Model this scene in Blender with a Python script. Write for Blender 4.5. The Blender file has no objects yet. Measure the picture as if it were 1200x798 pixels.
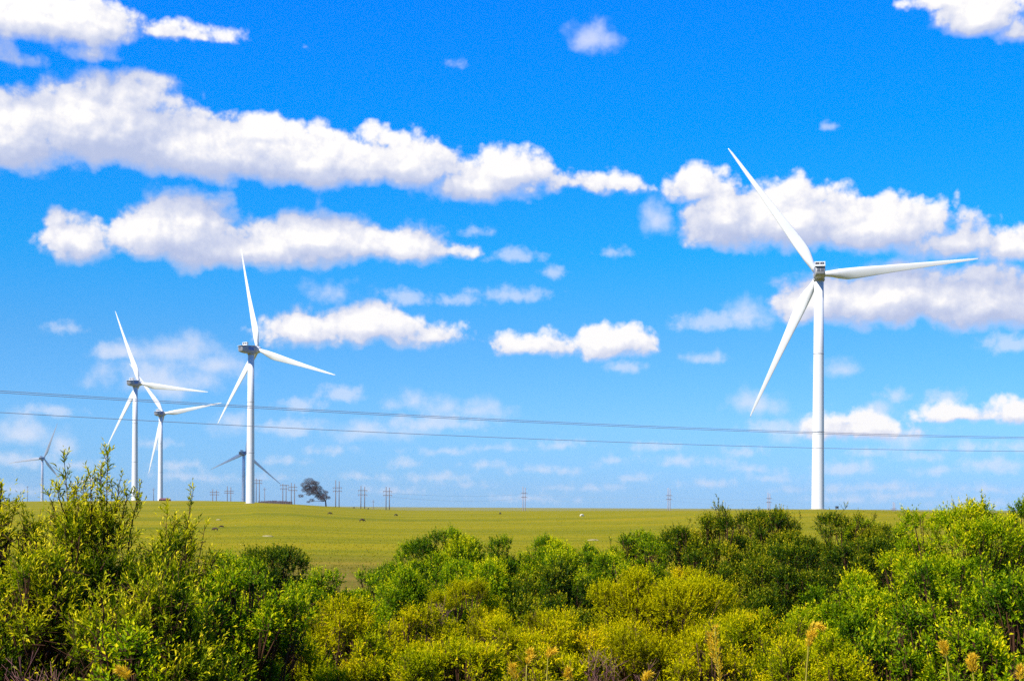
import bpy, bmesh, math, random
import numpy as np
from mathutils import Matrix, Vector

sc = bpy.context.scene
COL = sc.collection
R = math.radians
# ------------------------------------------------------------------ view geometry of the photograph (1200 x 798)
F, ROLL, PX0, PY0, H = 1648.0, 0.006, 600.0, 594.0, 5.0
cR, sR = math.cos(ROLL), math.sin(ROLL)

def uv(px, py):
    a, b = px - PX0, py - PY0
    return (cR*a + sR*b)/F, -(-sR*a + cR*b)/F

def P(px, py, D):
    u, v = uv(px, py)
    return Vector((u*D, D, H + v*D))

# ------------------------------------------------------------------ helpers
def mesh_obj(name, verts, faces, mat=None, parent=None, smooth=False, loc=None):
    me = bpy.data.meshes.new(name)
    me.from_pydata([tuple(v) for v in verts], [], faces)
    me.validate(); me.update()
    if smooth:
        me.polygons.foreach_set('use_smooth', [True]*len(me.polygons))
    o = bpy.data.objects.new(name, me)
    COL.objects.link(o)
    if mat: me.materials.append(mat)
    if parent: o.parent = parent
    if loc is not None: o.location = loc
    return o

def bm_obj(name, bm, mat=None, parent=None, smooth=False, loc=None):
    me = bpy.data.meshes.new(name)
    bmesh.ops.recalc_face_normals(bm, faces=bm.faces)
    bm.to_mesh(me); bm.free()
    if smooth:
        me.polygons.foreach_set('use_smooth', [True]*len(me.polygons))
    o = bpy.data.objects.new(name, me)
    COL.objects.link(o)
    if mat: me.materials.append(mat)
    if parent: o.parent = parent
    if loc is not None: o.location = loc
    return o

def empty(name, loc, rz=0.0):
    o = bpy.data.objects.new(name, None)
    o.empty_display_size = 0.5
    o.location = loc
    o.rotation_euler = (0, 0, rz)
    COL.objects.link(o)
    return o

def tag(o, label, cat, group=None, kind=None):
    o['label'] = label
    o['category'] = cat
    if group: o['group'] = group
    if kind: o['kind'] = kind
    return o

def copy_tree(o, parent=None):
    c = o.copy(); COL.objects.link(c)
    if parent: c.parent = parent
    for ch in list(o.children):
        copy_tree(ch, c)
    return c

def loft(bm, rings, cap=True):
    vs = [[bm.verts.new(p) for p in r] for r in rings]
    n = len(vs[0])
    for a, b in zip(vs, vs[1:]):
        for i in range(n):
            bm.faces.new((a[i], a[(i+1) % n], b[(i+1) % n], b[i]))
    if cap:
        bm.faces.new(vs[0][::-1]); bm.faces.new(vs[-1])

def tube(bm, pts, rad, n=6):
    pts = [Vector(p) for p in pts]
    if not isinstance(rad, (list, tuple)): rad = [rad]*len(pts)
    rings = []
    for i, p in enumerate(pts):
        d = (pts[min(i+1, len(pts)-1)] - pts[max(i-1, 0)]).normalized()
        ref = Vector((0, 0, 1)) if abs(d.z) < 0.9 else Vector((1, 0, 0))
        s = d.cross(ref).normalized(); t = d.cross(s)
        rings.append([p + (s*math.cos(2*math.pi*k/n) + t*math.sin(2*math.pi*k/n))*rad[i] for k in range(n)])
    loft(bm, rings)

def box(bm, c, s, bevel=0.0, mat=None):
    r = bmesh.ops.create_cube(bm, size=1.0)
    for v in r['verts']:
        v.co = Vector((v.co.x*s[0], v.co.y*s[1], v.co.z*s[2]))
    if bevel:
        es = {e for v in r['verts'] for e in v.link_edges}
        rb = bmesh.ops.bevel(bm, geom=list(es), offset=bevel, segments=2, affect='EDGES', profile=0.5)
        vs = set(rb['verts']) | {v for v in r['verts'] if v.is_valid}
        vs |= {v for f in rb['faces'] for v in f.verts}
    else:
        vs = set(r['verts'])
    for v in vs:
        v.co = v.co + Vector(c)

# ------------------------------------------------------------------ materials
def new_mat(name):
    m = bpy.data.materials.new(name); m.use_nodes = True
    nt = m.node_tree
    for n in list(nt.nodes): nt.nodes.remove(n)
    out = nt.nodes.new('ShaderNodeOutputMaterial')
    return m, nt, out

def N(nt, typ, **kw):
    n = nt.nodes.new(typ)
    for k, v in kw.items():
        if k.startswith('i_'):
            key = k[2:]
            n.inputs[int(key) if key.isdigit() else key.replace('_', ' ')].default_value = v
        else:
            setattr(n, k, v)
    return n

def ramp(nt, stops):
    n = nt.nodes.new('ShaderNodeValToRGB')
    el = n.color_ramp.elements
    while len(el) < len(stops): el.new(0.5)
    for e, (p, c) in zip(el, stops):
        e.position = p
        e.color = (*c, 1)
    return n

def noisy(name, c1, c2, scale=1.0, rough=0.6, detail=4, stretch=(1, 1, 1), bump=0.0, metal=0.0, spec=0.4):
    m, nt, out = new_mat(name)
    tc = N(nt, 'ShaderNodeTexCoord')
    mp = N(nt, 'ShaderNodeMapping'); mp.inputs['Scale'].default_value = stretch
    nz = N(nt, 'ShaderNodeTexNoise'); nz.inputs['Scale'].default_value = scale; nz.inputs['Detail'].default_value = detail
    nt.links.new(tc.outputs['Object'], mp.inputs[0]); nt.links.new(mp.outputs[0], nz.inputs['Vector'])
    rp = ramp(nt, [(0.3, c1), (0.7, c2)])
    nt.links.new(nz.outputs['Fac'], rp.inputs[0])
    b = N(nt, 'ShaderNodeBsdfPrincipled')
    b.inputs['Roughness'].default_value = rough
    b.inputs['Metallic'].default_value = metal
    b.inputs['Specular IOR Level'].default_value = spec
    nt.links.new(rp.outputs[0], b.inputs['Base Color'])
    if bump:
        bp = N(nt, 'ShaderNodeBump'); bp.inputs['Strength'].default_value = bump
        nt.links.new(nz.outputs['Fac'], bp.inputs['Height']); nt.links.new(bp.outputs[0], b.inputs['Normal'])
    nt.links.new(b.outputs[0], out.inputs[0])
    return m

def leaf_mat(name, stops, trans=0.35, rough=0.5, spec=0.35, varscale=0.6, gain=0.66):
    """leaf colour from each leaf's own age (0 old .. 1 young shoot) and a slow drift over the plant"""
    m, nt, out = new_mat(name)
    at = N(nt, 'ShaderNodeAttribute', attribute_name='age')
    tc = N(nt, 'ShaderNodeTexCoord')
    nz = N(nt, 'ShaderNodeTexNoise'); nz.inputs['Scale'].default_value = varscale; nz.inputs['Detail'].default_value = 3
    nt.links.new(tc.outputs['Object'], nz.inputs['Vector'])
    ad = N(nt, 'ShaderNodeMath', operation='MULTIPLY_ADD'); ad.inputs[1].default_value = 0.5; ad.inputs[2].default_value = -0.25
    nt.links.new(nz.outputs['Fac'], ad.inputs[0])
    a2 = N(nt, 'ShaderNodeMath', operation='ADD', use_clamp=True)
    nt.links.new(at.outputs['Fac'], a2.inputs[0]); nt.links.new(ad.outputs[0], a2.inputs[1])
    rp = ramp(nt, [(p_, tuple(v_*gain for v_ in c_)) for p_, c_ in stops])
    nt.links.new(a2.outputs[0], rp.inputs[0])
    b = N(nt, 'ShaderNodeBsdfPrincipled')
    b.inputs['Roughness'].default_value = rough
    b.inputs['Specular IOR Level'].default_value = spec
    nt.links.new(rp.outputs[0], b.inputs['Base Color'])
    tr = N(nt, 'ShaderNodeBsdfTranslucent')
    mx = N(nt, 'ShaderNodeMixRGB', blend_type='MULTIPLY'); mx.inputs[0].default_value = 1.0
    mx.inputs[2].default_value = (1.1, 1.25, 0.5, 1)
    nt.links.new(rp.outputs[0], mx.inputs[1]); nt.links.new(mx.outputs[0], tr.inputs[0])
    ms = N(nt, 'ShaderNodeMixShader'); ms.inputs[0].default_value = trans
    nt.links.new(b.outputs[0], ms.inputs[1]); nt.links.new(tr.outputs[0], ms.inputs[2])
    nt.links.new(ms.outputs[0], out.inputs[0])
    return m

M = {}
M['white'] = noisy('white_paint', (0.57, 0.57, 0.565), (0.63, 0.63, 0.62), 0.12, 0.42, 5, (1, 1, 0.15))
M['nacelle'] = noisy('nacelle_paint', (0.24, 0.24, 0.25), (0.30, 0.30, 0.31), 0.4, 0.5)
M['vent'] = noisy('vent_dark', (0.05, 0.05, 0.055), (0.09, 0.09, 0.1), 2.0, 0.6)
M['blue'] = noisy('blue_panel', (0.03, 0.10, 0.33), (0.04, 0.12, 0.38), 1.0, 0.5)
M['steel'] = noisy('galvanised', (0.30, 0.31, 0.33), (0.4, 0.41, 0.43), 1.0, 0.5, metal=0.3)
M['wood'] = noisy('weathered_pole', (0.10, 0.075, 0.065), (0.17, 0.13, 0.11), 0.8, 0.85, stretch=(3, 3, 0.3))
M['palepole'] = noisy('pale_concrete_pole', (0.20, 0.17, 0.17), (0.26, 0.22, 0.22), 0.5, 0.8)
M['wire'] = noisy('cable_aluminium', (0.2, 0.21, 0.24), (0.25, 0.26, 0.29), 1.0, 0.5)
M['farwire'] = noisy('bright_cable', (0.4, 0.42, 0.45), (0.5, 0.52, 0.55), 1.0, 0.4)
M['porcelain'] = noisy('porcelain', (0.25, 0.12, 0.08), (0.32, 0.16, 0.1), 3.0, 0.25)
M['bark'] = noisy('bark', (0.034, 0.016, 0.008), (0.075, 0.036, 0.018), 9.0, 0.95, stretch=(1, 1, 0.25), bump=0.4, spec=0.05)
M['barkgrey'] = noisy('grey_twig_bark', (0.06, 0.03, 0.014), (0.12, 0.06, 0.035), 9.0, 0.95, stretch=(1, 1, 0.25), spec=0.05)
M['twig'] = noisy('pinkish_twig', (0.14, 0.06, 0.052), (0.24, 0.115, 0.10), 9.0, 0.95, spec=0.05)
M['cow_brown'] = noisy('cow_brown_hide', (0.035, 0.014, 0.008), (0.06, 0.025, 0.012), 1.2, 0.8)
M['cow_black'] = noisy('cow_black_hide', (0.012, 0.01, 0.009), (0.025, 0.02, 0.018), 1.2, 0.8)
M['cow_pale'] = noisy('cow_cream_hide', (0.62, 0.55, 0.4), (0.75, 0.68, 0.52), 1.2, 0.8)
M['horn'] = noisy('horn', (0.4, 0.35, 0.25), (0.5, 0.45, 0.33), 4, 0.5)
M['stone'] = noisy('dark_stone', (0.03, 0.022, 0.022), (0.075, 0.055, 0.055), 1.2, 0.9, bump=0.6)
M['rock'] = noisy('pale_rock', (0.21, 0.175, 0.06), (0.27, 0.225, 0.09), 1.4, 0.9, bump=0.5)
M['roof'] = noisy('rusty_roof', (0.10, 0.035, 0.05), (0.17, 0.06, 0.06), 0.8, 0.7, stretch=(4, 0.5, 1))
M['shedwall'] = noisy('shed_wall', (0.24, 0.11, 0.05), (0.34, 0.17, 0.07), 0.8, 0.85)
M['cabinet'] = noisy('cabinet_paint', (0.006, 0.008, 0.008), (0.012, 0.014, 0.014), 1.5, 0.5)
M['straw'] = leaf_mat('dry_grass_head', [(0.0, (0.6, 0.36, 0.01)), (0.5, (0.8, 0.5, 0.015)), (1.0, (0.85, 0.6, 0.06))], 0.3, 0.6, 0.1, 3, 1.0)
M['stalk'] = noisy('grass_stalk', (0.24, 0.20, 0.01), (0.34, 0.27, 0.02), 6, 0.6, stretch=(1, 1, 0.2))
LEAF = {
 'willow': leaf_mat('willow_leaf', [(0.0, (0.022, 0.048, 0.001)), (0.35, (0.095, 0.135, 0.001)), (0.7, (0.28, 0.28, 0.001)), (1.0, (0.56, 0.45, 0.01))], 0.36, 0.5, 0.06, 0.9, 1.25),
 'green':  leaf_mat('tree_leaf', [(0.0, (0.018, 0.048, 0.001)), (0.35, (0.090, 0.155, 0.001)), (0.7, (0.28, 0.31, 0.001)), (1.0, (0.52, 0.43, 0.005))], 0.38, 0.5, 0.05, 0.5, 1.35),
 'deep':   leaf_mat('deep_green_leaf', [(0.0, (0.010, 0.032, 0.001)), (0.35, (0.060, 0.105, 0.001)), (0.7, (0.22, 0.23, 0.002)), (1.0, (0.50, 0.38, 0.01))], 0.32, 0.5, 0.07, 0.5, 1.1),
 'bright': leaf_mat('bright_leaf', [(0.0, (0.040, 0.085, 0.001)), (0.35, (0.150, 0.225, 0.001)), (0.7, (0.35, 0.36, 0.001)), (1.0, (0.56, 0.45, 0.005))], 0.40, 0.5, 0.05, 0.5, 1.3),
 'olive':  leaf_mat('olive_leaf', [(0.0, (0.13, 0.12, 0.001)), (0.35, (0.33, 0.305, 0.001)), (0.7, (0.50, 0.425, 0.001)), (1.0, (0.66, 0.46, 0.005))], 0.42, 0.6, 0.03, 0.9, 1.22),
 'lime':   leaf_mat('lime_leaf', [(0.0, (0.085, 0.115, 0.001)), (0.35, (0.25, 0.27, 0.001)), (0.7, (0.43, 0.39, 0.001)), (1.0, (0.62, 0.46, 0.005))], 0.42, 0.6, 0.03, 0.9, 1.2),
 'meadow': leaf_mat('meadow_grass', [(0.0, (0.15, 0.15, 0.002)), (0.5, (0.25, 0.22, 0.002)), (1.0, (0.34, 0.25, 0.006))], 0.4, 0.8, 0.1, 0.02),
 'gum':    leaf_mat('gum_leaf', [(0.0, (0.06, 0.05, 0.06)), (0.5, (0.14, 0.10, 0.11)), (1.0, (0.25, 0.18, 0.16))], 0.2, 0.6, 0.3, 0.2),
}
# ------------------------------------------------------------------ ground
CR = [(-400, 588, 1300), (0, 587.5, 1300), (150, 586.8, 1280), (190, 587.2, 1230), (240, 587.2, 1080), (285, 587.6, 940), (300, 588.4, 830), (342, 590.3, 780),
      (370, 592.3, 800), (400, 594.4, 820), (440, 596.8, 820), (480, 598.0, 800), (600, 598.6, 700), (830, 598.2, 520), (960, 597.0, 495),
      (1000, 597.2, 490), (1060, 598.9, 480), (1110, 600, 480), (1200, 601, 480), (1600, 604, 500)]
CU = np.array([uv(a, b)[0] for a, b, d in CR]); CE = np.array([uv(a, b)[1] for a, b, d in CR]); CD = np.array([d for a, b, d in CR], float)
PADS = []

def ground_np(x, y):
    x = np.asarray(x, float); y = np.asarray(y, float)
    az = np.arctan2(x, y); r = np.hypot(x, y)
    azc = np.clip(az, -0.5, 0.5)
    u = np.tan(azc); D = r*np.cos(azc)
    e = np.interp(u, CU, CE); Dc = np.interp(u, CU, CD)
    zc = H + e*Dc
    t = np.clip((D - 95)/(Dc - 95), 0, 1); t = t*t*(3 - 2*t)
    z = zc*t
    far = np.maximum(D - Dc, 0)
    z = z - 0.05*far*np.clip(far/250, 0, 1)*np.exp(-far/1500)
    k = np.clip((r - 4)/17, 0, 1); k = k*k*(3 - 2*k)
    front = np.clip((np.cos(az) + 0.3)/0.6, 0, 1)
    z = z + 3.3*(1 - k*front)*np.exp(-np.maximum(r - 30, 0)/120)
    for (bx, by, dz, rad) in PADS:
        z = z + dz*np.exp(-((x - bx)**2 + (y - by)**2)/rad**2)
    return z

def gz(x, y):
    return float(ground_np(x, y))

# turbines: (tower px, hub py, distance, yaw deg, phase deg, base py or None)
TURB = [
 ('wind turbine nearest the camera, tallest, alone on the right of the field', 959.9, 320.8, 488, 8.9, 5.0, 597.0),
 ('large white wind turbine left of the windswept tree, its nacelle with a blue side panel', 294.3, 409.8, 728, 38.6, 103.1, 590.0),
 ('white wind turbine behind the tall leafy shoots, taller of the overlapping pair at left', 158.6, 449.2, 969, 23.6, 112.2, 586.5),
 ('white wind turbine with the rusty roofed shed at its foot', 188.4, 484.8, 1178, 19.7, 8.5, 587.4),
 ('greyish distant wind turbine standing half hidden behind the tower of a larger turbine', 285.6, 531.0, 1570, 23.7, 79.8, None),
 ('small distant wind turbine farthest to the left beyond the ridge', 49.6, 537.2, 2000, 6.5, 67.6, None),
 ('tiny distant wind turbine hidden behind leafy shoots except for one raised blade', 113.5, 561.0, 2150, 15.0, 69.0, None),
]
for (lab, px, py, D, psi, ph, by) in TURB:
    if by is not None:
        b = P(px, by, D)
        PADS.append((b.x, b.y, b.z - gz(b.x, b.y), 45.0))

def hit(px, py, d0=60, d1=1400):
    u, v = uv(px, py)
    D = np.linspace(d0, d1, 6000)
    below = (H + v*D) <= ground_np(u*D, D)
    i = int(np.argmax(below)) if below.any() else len(D) - 1
    return Vector((u*D[i], D[i], gz(u*D[i], D[i])))

def build_ground():
    th = np.concatenate([np.linspace(-math.pi, -0.6, 40)[:-1], np.linspace(-0.6, 0.6, 361)[:-1], np.linspace(0.6, math.pi, 40)[:-1]])
    rr = np.concatenate([[0.6], np.geomspace(1.2, 90, 60), np.linspace(95, 1400, 200), np.geomspace(1450, 9000, 30)])
    TH, RR = np.meshgrid(th, rr)
    X, Y = RR*np.sin(TH), RR*np.cos(TH)
    Z = ground_np(X, Y)
    rng = np.random.default_rng(5)
    Z = Z + rng.normal(size=Z.shape)*0.02*np.clip(RR/60, 0, 1)*(RR < 1400)
    n, m = Z.shape
    verts = np.stack([X, Y, Z], -1).reshape(-1, 3)
    idx = np.arange(n*m).reshape(n, m)
    a = idx[:-1]; b = idx[1:]
    q = np.stack([a, np.roll(a, -1, 1), np.roll(b, -1, 1), b], -1).reshape(-1, 4)
    # field material
    mat, nt, out = new_mat('field_grass')
    geo = N(nt, 'ShaderNodeNewGeometry')
    def nz(scale, detail, st=(1, 1, 1), rough=0.6):
        mp = N(nt, 'ShaderNodeMapping'); mp.inputs['Scale'].default_value = st
        n_ = N(nt, 'ShaderNodeTexNoise'); n_.inputs['Scale'].default_value = scale; n_.inputs['Detail'].default_value = detail
        n_.inputs['Roughness'].default_value = rough
        nt.links.new(geo.outputs['Position'], mp.inputs[0]); nt.links.new(mp.outputs[0], n_.inputs['Vector'])
        return n_
    n1 = nz(0.012, 5, (0.5, 1.8, 1)); n2 = nz(0.08, 6, (0.3, 1.6, 1), 0.65); n3 = nz(1.3, 6, (1, 1, 1), 0.75)
    m1 = N(nt, 'ShaderNodeMath', operation='MULTIPLY_ADD', i_1=0.42); nt.links.new(n1.outputs['Fac'], m1.inputs[0])
    m2 = N(nt, 'ShaderNodeMath', operation='MULTIPLY_ADD', i_1=0.42); nt.links.new(n2.outputs['Fac'], m2.inputs[0])
    m3 = N(nt, 'ShaderNodeMath', operation='MULTIPLY', i_1=0.16); nt.links.new(n3.outputs['Fac'], m3.inputs[0])
    nt.links.new(m3.outputs[0], m2.inputs[2]); nt.links.new(m2.outputs[0], m1.inputs[2])
    rp = ramp(nt, [(0.37, (0.105, 0.116, 0.0005)), (0.46, (0.163, 0.150, 0.0005)), (0.54, (0.212, 0.177, 0.0005)), (0.63, (0.255, 0.178, 0.002))])
    nt.links.new(m1.outputs[0], rp.inputs[0])
    # bare earthy strip at the near edge of the field and soil under the bushes
    sx = N(nt, 'ShaderNodeSeparateXYZ'); nt.links.new(geo.outputs['Position'], sx.inputs[0])
    nearr = N(nt, 'ShaderNodeMapRange', i_1=100.0, i_2=150.0, i_3=1.0, i_4=0.0); nt.links.new(sx.outputs['Y'], nearr.inputs[0])
    soil = ramp(nt, [(0.35, (0.09, 0.08, 0.005)), (0.65, (0.20, 0.13, 0.02))]); nt.links.new(n2.outputs['Fac'], soil.inputs[0])
    mx = N(nt, 'ShaderNodeMixRGB'); nt.links.new(nearr.outputs[0], mx.inputs[0]); nt.links.new(rp.outputs[0], mx.inputs[1]); nt.links.new(soil.outputs[0], mx.inputs[2])
    b_ = N(nt, 'ShaderNodeBsdfPrincipled'); b_.inputs['Roughness'].default_value = 0.95; b_.inputs['Specular IOR Level'].default_value = 0.05
    nt.links.new(mx.outputs[0], b_.inputs['Base Color'])
    bp = N(nt, 'ShaderNodeBump'); bp.inputs['Strength'].default_value = 0.5; bp.inputs['Distance'].default_value = 0.3
    nt.links.new(n3.outputs['Fac'], bp.inputs['Height']); nt.links.new(bp.outputs[0], b_.inputs['Normal'])
    nt.links.new(b_.outputs[0], out.inputs[0])
    o = mesh_obj('ground', verts, q.tolist(), mat, smooth=True)
    o['kind'] = 'structure'
    return o
build_ground()

# ------------------------------------------------------------------ wind turbines
RB, OVER, TILT, CONE = 55.0, 4.6, R(5), R(2.0)

def rrect(w, h, z, y, k=0.35, n=5):
    pts = []
    r = k*min(w, h)/2
    for (sx, sz, a0) in ((1, 1, 0), (-1, 1, 90), (-1, -1, 180), (1, -1, 270)):
        cx, cz = sx*(w/2 - r), sz*(h/2 - r)
        for i in range(n):
            a = R(a0 + 90*i/(n-1))
            pts.append((cx + r*math.cos(a), y, z + cz + r*math.sin(a)))
    return pts

def blade_mesh():
    bm = bmesh.new()
    st = [(0.022, 1.0, 1.0, 1.0), (0.05, 1.02, 1.0, 1.0), (0.085, 1.25, 0.7, 0.7), (0.13, 1.72, 0.45, 0.3), (0.18, 1.98, 0.34, 0.0), (0.23, 1.98, 0.28, 0), (0.3, 1.8, 0.24, 0),
          (0.4, 1.5, 0.21, 0), (0.5, 1.25, 0.19, 0), (0.6, 1.03, 0.18, 0), (0.7, 0.84, 0.17, 0), (0.8, 0.66, 0.16, 0), (0.9, 0.47, 0.15, 0), (0.96, 0.32, 0.14, 0), (0.99, 0.18, 0.13, 0), (1.0, 0.06, 0.12, 0)]
    rings = []
    n = 16
    for (s, half, th, circ) in st:
        x = s*RB
        chord = 2*half
        tw = R(14*max(0, 1 - s/0.85)**1.5)
        bend = -1.6*s*s - 0.0
        ring = []
        for k in range(n):
            a = 2*math.pi*k/n
            cy, cz = math.cos(a), math.sin(a)
            # aerofoil: leading edge at +Y, trailing edge at -Y
            ya = 0.5 + 0.5*cy                      # 1 leading .. 0 trailing
            tt = th*chord*0.5*(cz)*(0.25 + 0.75*ya**0.6)
            yo = (ya - 0.68)*chord
            yc, zc = half*cy*0.98, half*cz*0.98
            y = yo*(1-circ) + yc*circ
            z = tt*(1-circ) + zc*circ
            ring.append((x, y*math.cos(tw) - z*math.sin(tw), y*math.sin(tw) + z*math.cos(tw) + bend))
        rings.append(ring)
    loft(bm, rings)
    bmesh.ops.recalc_face_normals(bm, faces=bm.faces)
    me = bpy.data.meshes.new('blade'); bm.to_mesh(me); bm.free()
    me.polygons.foreach_set('use_smooth', [True]*len(me.polygons))
    me.materials.append(M['white'])
    return me
BLADE = blade_mesh()

def turbine(lab, px, py, D, psi, ph, basepy):
    hubp = P(px, py, D)
    base_z = gz(hubp.x, hubp.y)
    root = empty('wind_turbine', (hubp.x, hubp.y, base_z), -R(psi))
    tag(root, lab, 'wind turbine', 'white wind turbines on the ridge')
    h = hubp.z - base_z
    # tower
    bm = bmesh.new()
    n = 40
    zs = [-1.5, 0.0, 0.3, h*0.33, h*0.331, h*0.66, h*0.661, h - 2.3]
    top = h - 2.3
    rings = []
    for z in zs:
        r = 2.2 + (1.58 - 2.2)*max(z, 0)/top
        rings.append([(r*math.cos(2*math.pi*k/n), r*math.sin(2*math.pi*k/n), z) for k in range(n)])
    loft(bm, rings)
    tw = bm_obj('tower', bm, M['white'], root, True)
    for fz in (0.33, 0.66):
        bm = bmesh.new()
        r = 2.2 + (1.58 - 2.2)*fz*h/top + 0.035
        loft(bm, [[(rr*math.cos(2*math.pi*k/n), rr*math.sin(2*math.pi*k/n), fz*h + dz) for k in range(n)] for rr, dz in ((r, -0.12), (r, 0.12))])
        bm_obj('flange_ring', bm, M['nacelle'], tw, True)
    if basepy is not None:
        bm = bmesh.new(); loft(bm, [[(rr*math.cos(2*math.pi*k/n), rr*math.sin(2*math.pi*k/n), z) for k in range(n)] for rr, z in ((3.0, -1.2), (3.0, 0.12), (2.6, 0.25))])
        bm_obj('foundation', bm, M['rock'], tw)
    # nacelle: rear at -Y
    nac = empty('nacelle', (0, 0, h)); nac.parent = root
    bpy.data.objects.remove(nac)
    bm = bmesh.new()
    rings = [rrect(2.9, 2.2, 0.85, -7.4), rrect(3.3, 2.9, 0.5, -7.0), rrect(3.6, 3.5, 0.2, -5.0), rrect(3.7, 3.9, 0.0, -2.6), rrect(3.7, 4.0, -0.05, 1.4), rrect(3.5, 3.7, 0, 2.4), rrect(3.0, 3.1, 0, 2.9)]
    loft(bm, rings)
    for v in bm.verts:
        v.co.z += math.tan(TILT)*v.co.y
    nac = bm_obj('nacelle', bm, M['nacelle'], root, True, (0, 0, h))
    # bright roof sheet with an overhang over the rear
    bm = bmesh.new(); box(bm, (0, -3.2, 2.02), (3.5, 9.6, 0.16), 0.06)
    for v in bm.verts: v.co.z += math.tan(TILT)*v.co.y*0.9
    bm_obj('roof_sheet', bm, M['white'], nac)
    # cooler: white frame, two dark openings
    cz, cy = 2.75, -3.9
    bm = bmesh.new()
    for (c, s) in (((-1.65, cy, cz), (0.25, 0.9, 1.5)), ((1.65, cy, cz), (0.25, 0.9, 1.5)), ((0, cy, cz+0.6), (3.06, 0.9, 0.3)), ((0, cy, cz-0.55), (3.06, 0.9, 0.4)), ((0, cy, cz+0.03), (0.2, 0.9, 0.78))):
        box(bm, c, s)
    bm_obj('cooler', bm, M['white'], nac)
    bm = bmesh.new()
    for s in (-1, 1): box(bm, (s*0.8, cy, cz+0.03), (1.36, 0.5, 0.74))
    bm_obj('cooler_core', bm, M['vent'], nac)
    # rear louvres
    bm = bmesh.new()
    for zz in (0.35, 0.85, 1.35):
        for s in (-1, 1): box(bm, (s*0.62, -7.05 - 0.36, zz - 0.6), (1.0, 0.16, 0.3))
    bm_obj('rear_louvre', bm, M['vent'], nac)
    # side panels
    for s in (-1, 1):
        bm = bmesh.new(); box(bm, (s*1.84, -1.5, 0.35), (0.08, 3.6, 1.7), 0.03)
        bm_obj('side_panel', bm, M['blue'], nac)
    # underside tray and yaw ring
    bm = bmesh.new(); loft(bm, [[(r*math.cos(2*math.pi*k/24), r*math.sin(2*math.pi*k/24), z) for k in range(24)] for r, z in ((1.75, -2.7), (2.0, -2.2), (2.0, -1.85))])
    bm_obj('yaw_ring', bm, M['nacelle'], nac, True)
    bm = bmesh.new(); tube(bm, [(0.7, -6.2, 1.8), (0.7, -6.2, 3.2)], 0.05); tube(bm, [(0.35, -6.2, 3.0), (1.05, -6.2, 3.0)], 0.04)
    bm_obj('wind_vane', bm, M['steel'], nac)
    # hub, axis tilted up by TILT
    ax = Vector((0, math.cos(TILT), math.sin(TILT))); up = Vector((0, -math.sin(TILT), math.cos(TILT))); rt = Vector((1, 0, 0))
    c = Vector((0, 0, h)) + OVER*ax
    prof = [(-1.75, 1.5), (-1.5, 1.7), (-0.5, 1.85), (0.6, 1.8), (1.4, 1.45), (2.0, 0.85), (2.25, 0.25)]
    bm = bmesh.new()
    loft(bm, [[c + ax*a + (rt*math.cos(2*math.pi*k/24) + up*math.sin(2*math.pi*k/24))*r for k in range(24)] for a, r in prof])
    hub = bm_obj('hub', bm, M['white'], root, True)
    for k in range(3):
        a = R(ph) + k*2*math.pi/3
        d = math.cos(a)*rt + math.sin(a)*up
        tn = -math.sin(a)*rt + math.cos(a)*up
        X = (math.cos(CONE)*d + math.sin(CONE)*ax).normalized()
        Z = X.cross(tn).normalized()
        mt = Matrix(((X.x, tn.x, Z.x, c.x), (X.y, tn.y, Z.y, c.y), (X.z, tn.z, Z.z, c.z), (0, 0, 0, 1)))
        bl = bpy.data.objects.new('blade', BLADE); COL.objects.link(bl)
        bl.parent = root; bl.matrix_local = mt
    return root
for t in TURB: turbine(*t)

# ------------------------------------------------------------------ twin-pole pylons on the ridge
PYL = [ # x1, x2, top, arm rows, distance, pale, label
 (249.3, 253.6, 573.0, (576.5, 579.5), 1420, 0, 'twin-pole power pylon, leftmost of the pylons on the ridge'),
 (266.4, 270.5, 569.5, (575.3, 577.5), 1380, 0, 'twin-pole power pylon on the ridge just left of the large turbine tower'),
 (300.3, 304.0, 560.5, (562.8, 566.0), 1150, 0, 'tallest looking twin-pole power pylon, just right of the large turbine tower'),
 (331.5, 335.3, 566.5, (568.5, 572.5), 1080, 0, 'twin-pole power pylon below the tip of the greyish turbine blade'),
 (341.4, 345.2, 565.5, (570.5, 574.3), 1040, 0, 'twin-pole power pylon at the right end of the dark stone bank'),
 (393.5, 397.5, 562.5, (571.3, 575.2), 980, 0, 'twin-pole power pylon first to the right of the windswept tree'),
 (423.0, 427.4, 569.0, (574.5, 579.5), 960, 0, 'twin-pole power pylon midway between two others right of the windswept tree'),
 (452.5, 456.4, 570.0, (575.5, 580.0), 960, 0, 'twin-pole power pylon at the right end of the row beside the windswept tree'),
 (612.9, 615.5, 570.0, (577.5, 582.3), 1400, 1, 'pale twin-pole pylon alone above the middle of the field'),
 (782.9, 785.3, 571.5, (580.3, 584.8), 1450, 1, 'pale twin-pole pylon on the horizon left of the bush with a tuft on top'),
 (900.0, 902.2, 577.0, (583.8, 588.3), 1600, 1, 'pale twin-pole pylon rising behind the bushes beside the nearest turbine'),
 (1046.7, 1048.5, 588.0, (595.8, 597.5), 1800, 1, 'tip of a pale pylon on the horizon right of the nearest turbine'),
]
ARMS = []
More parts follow.
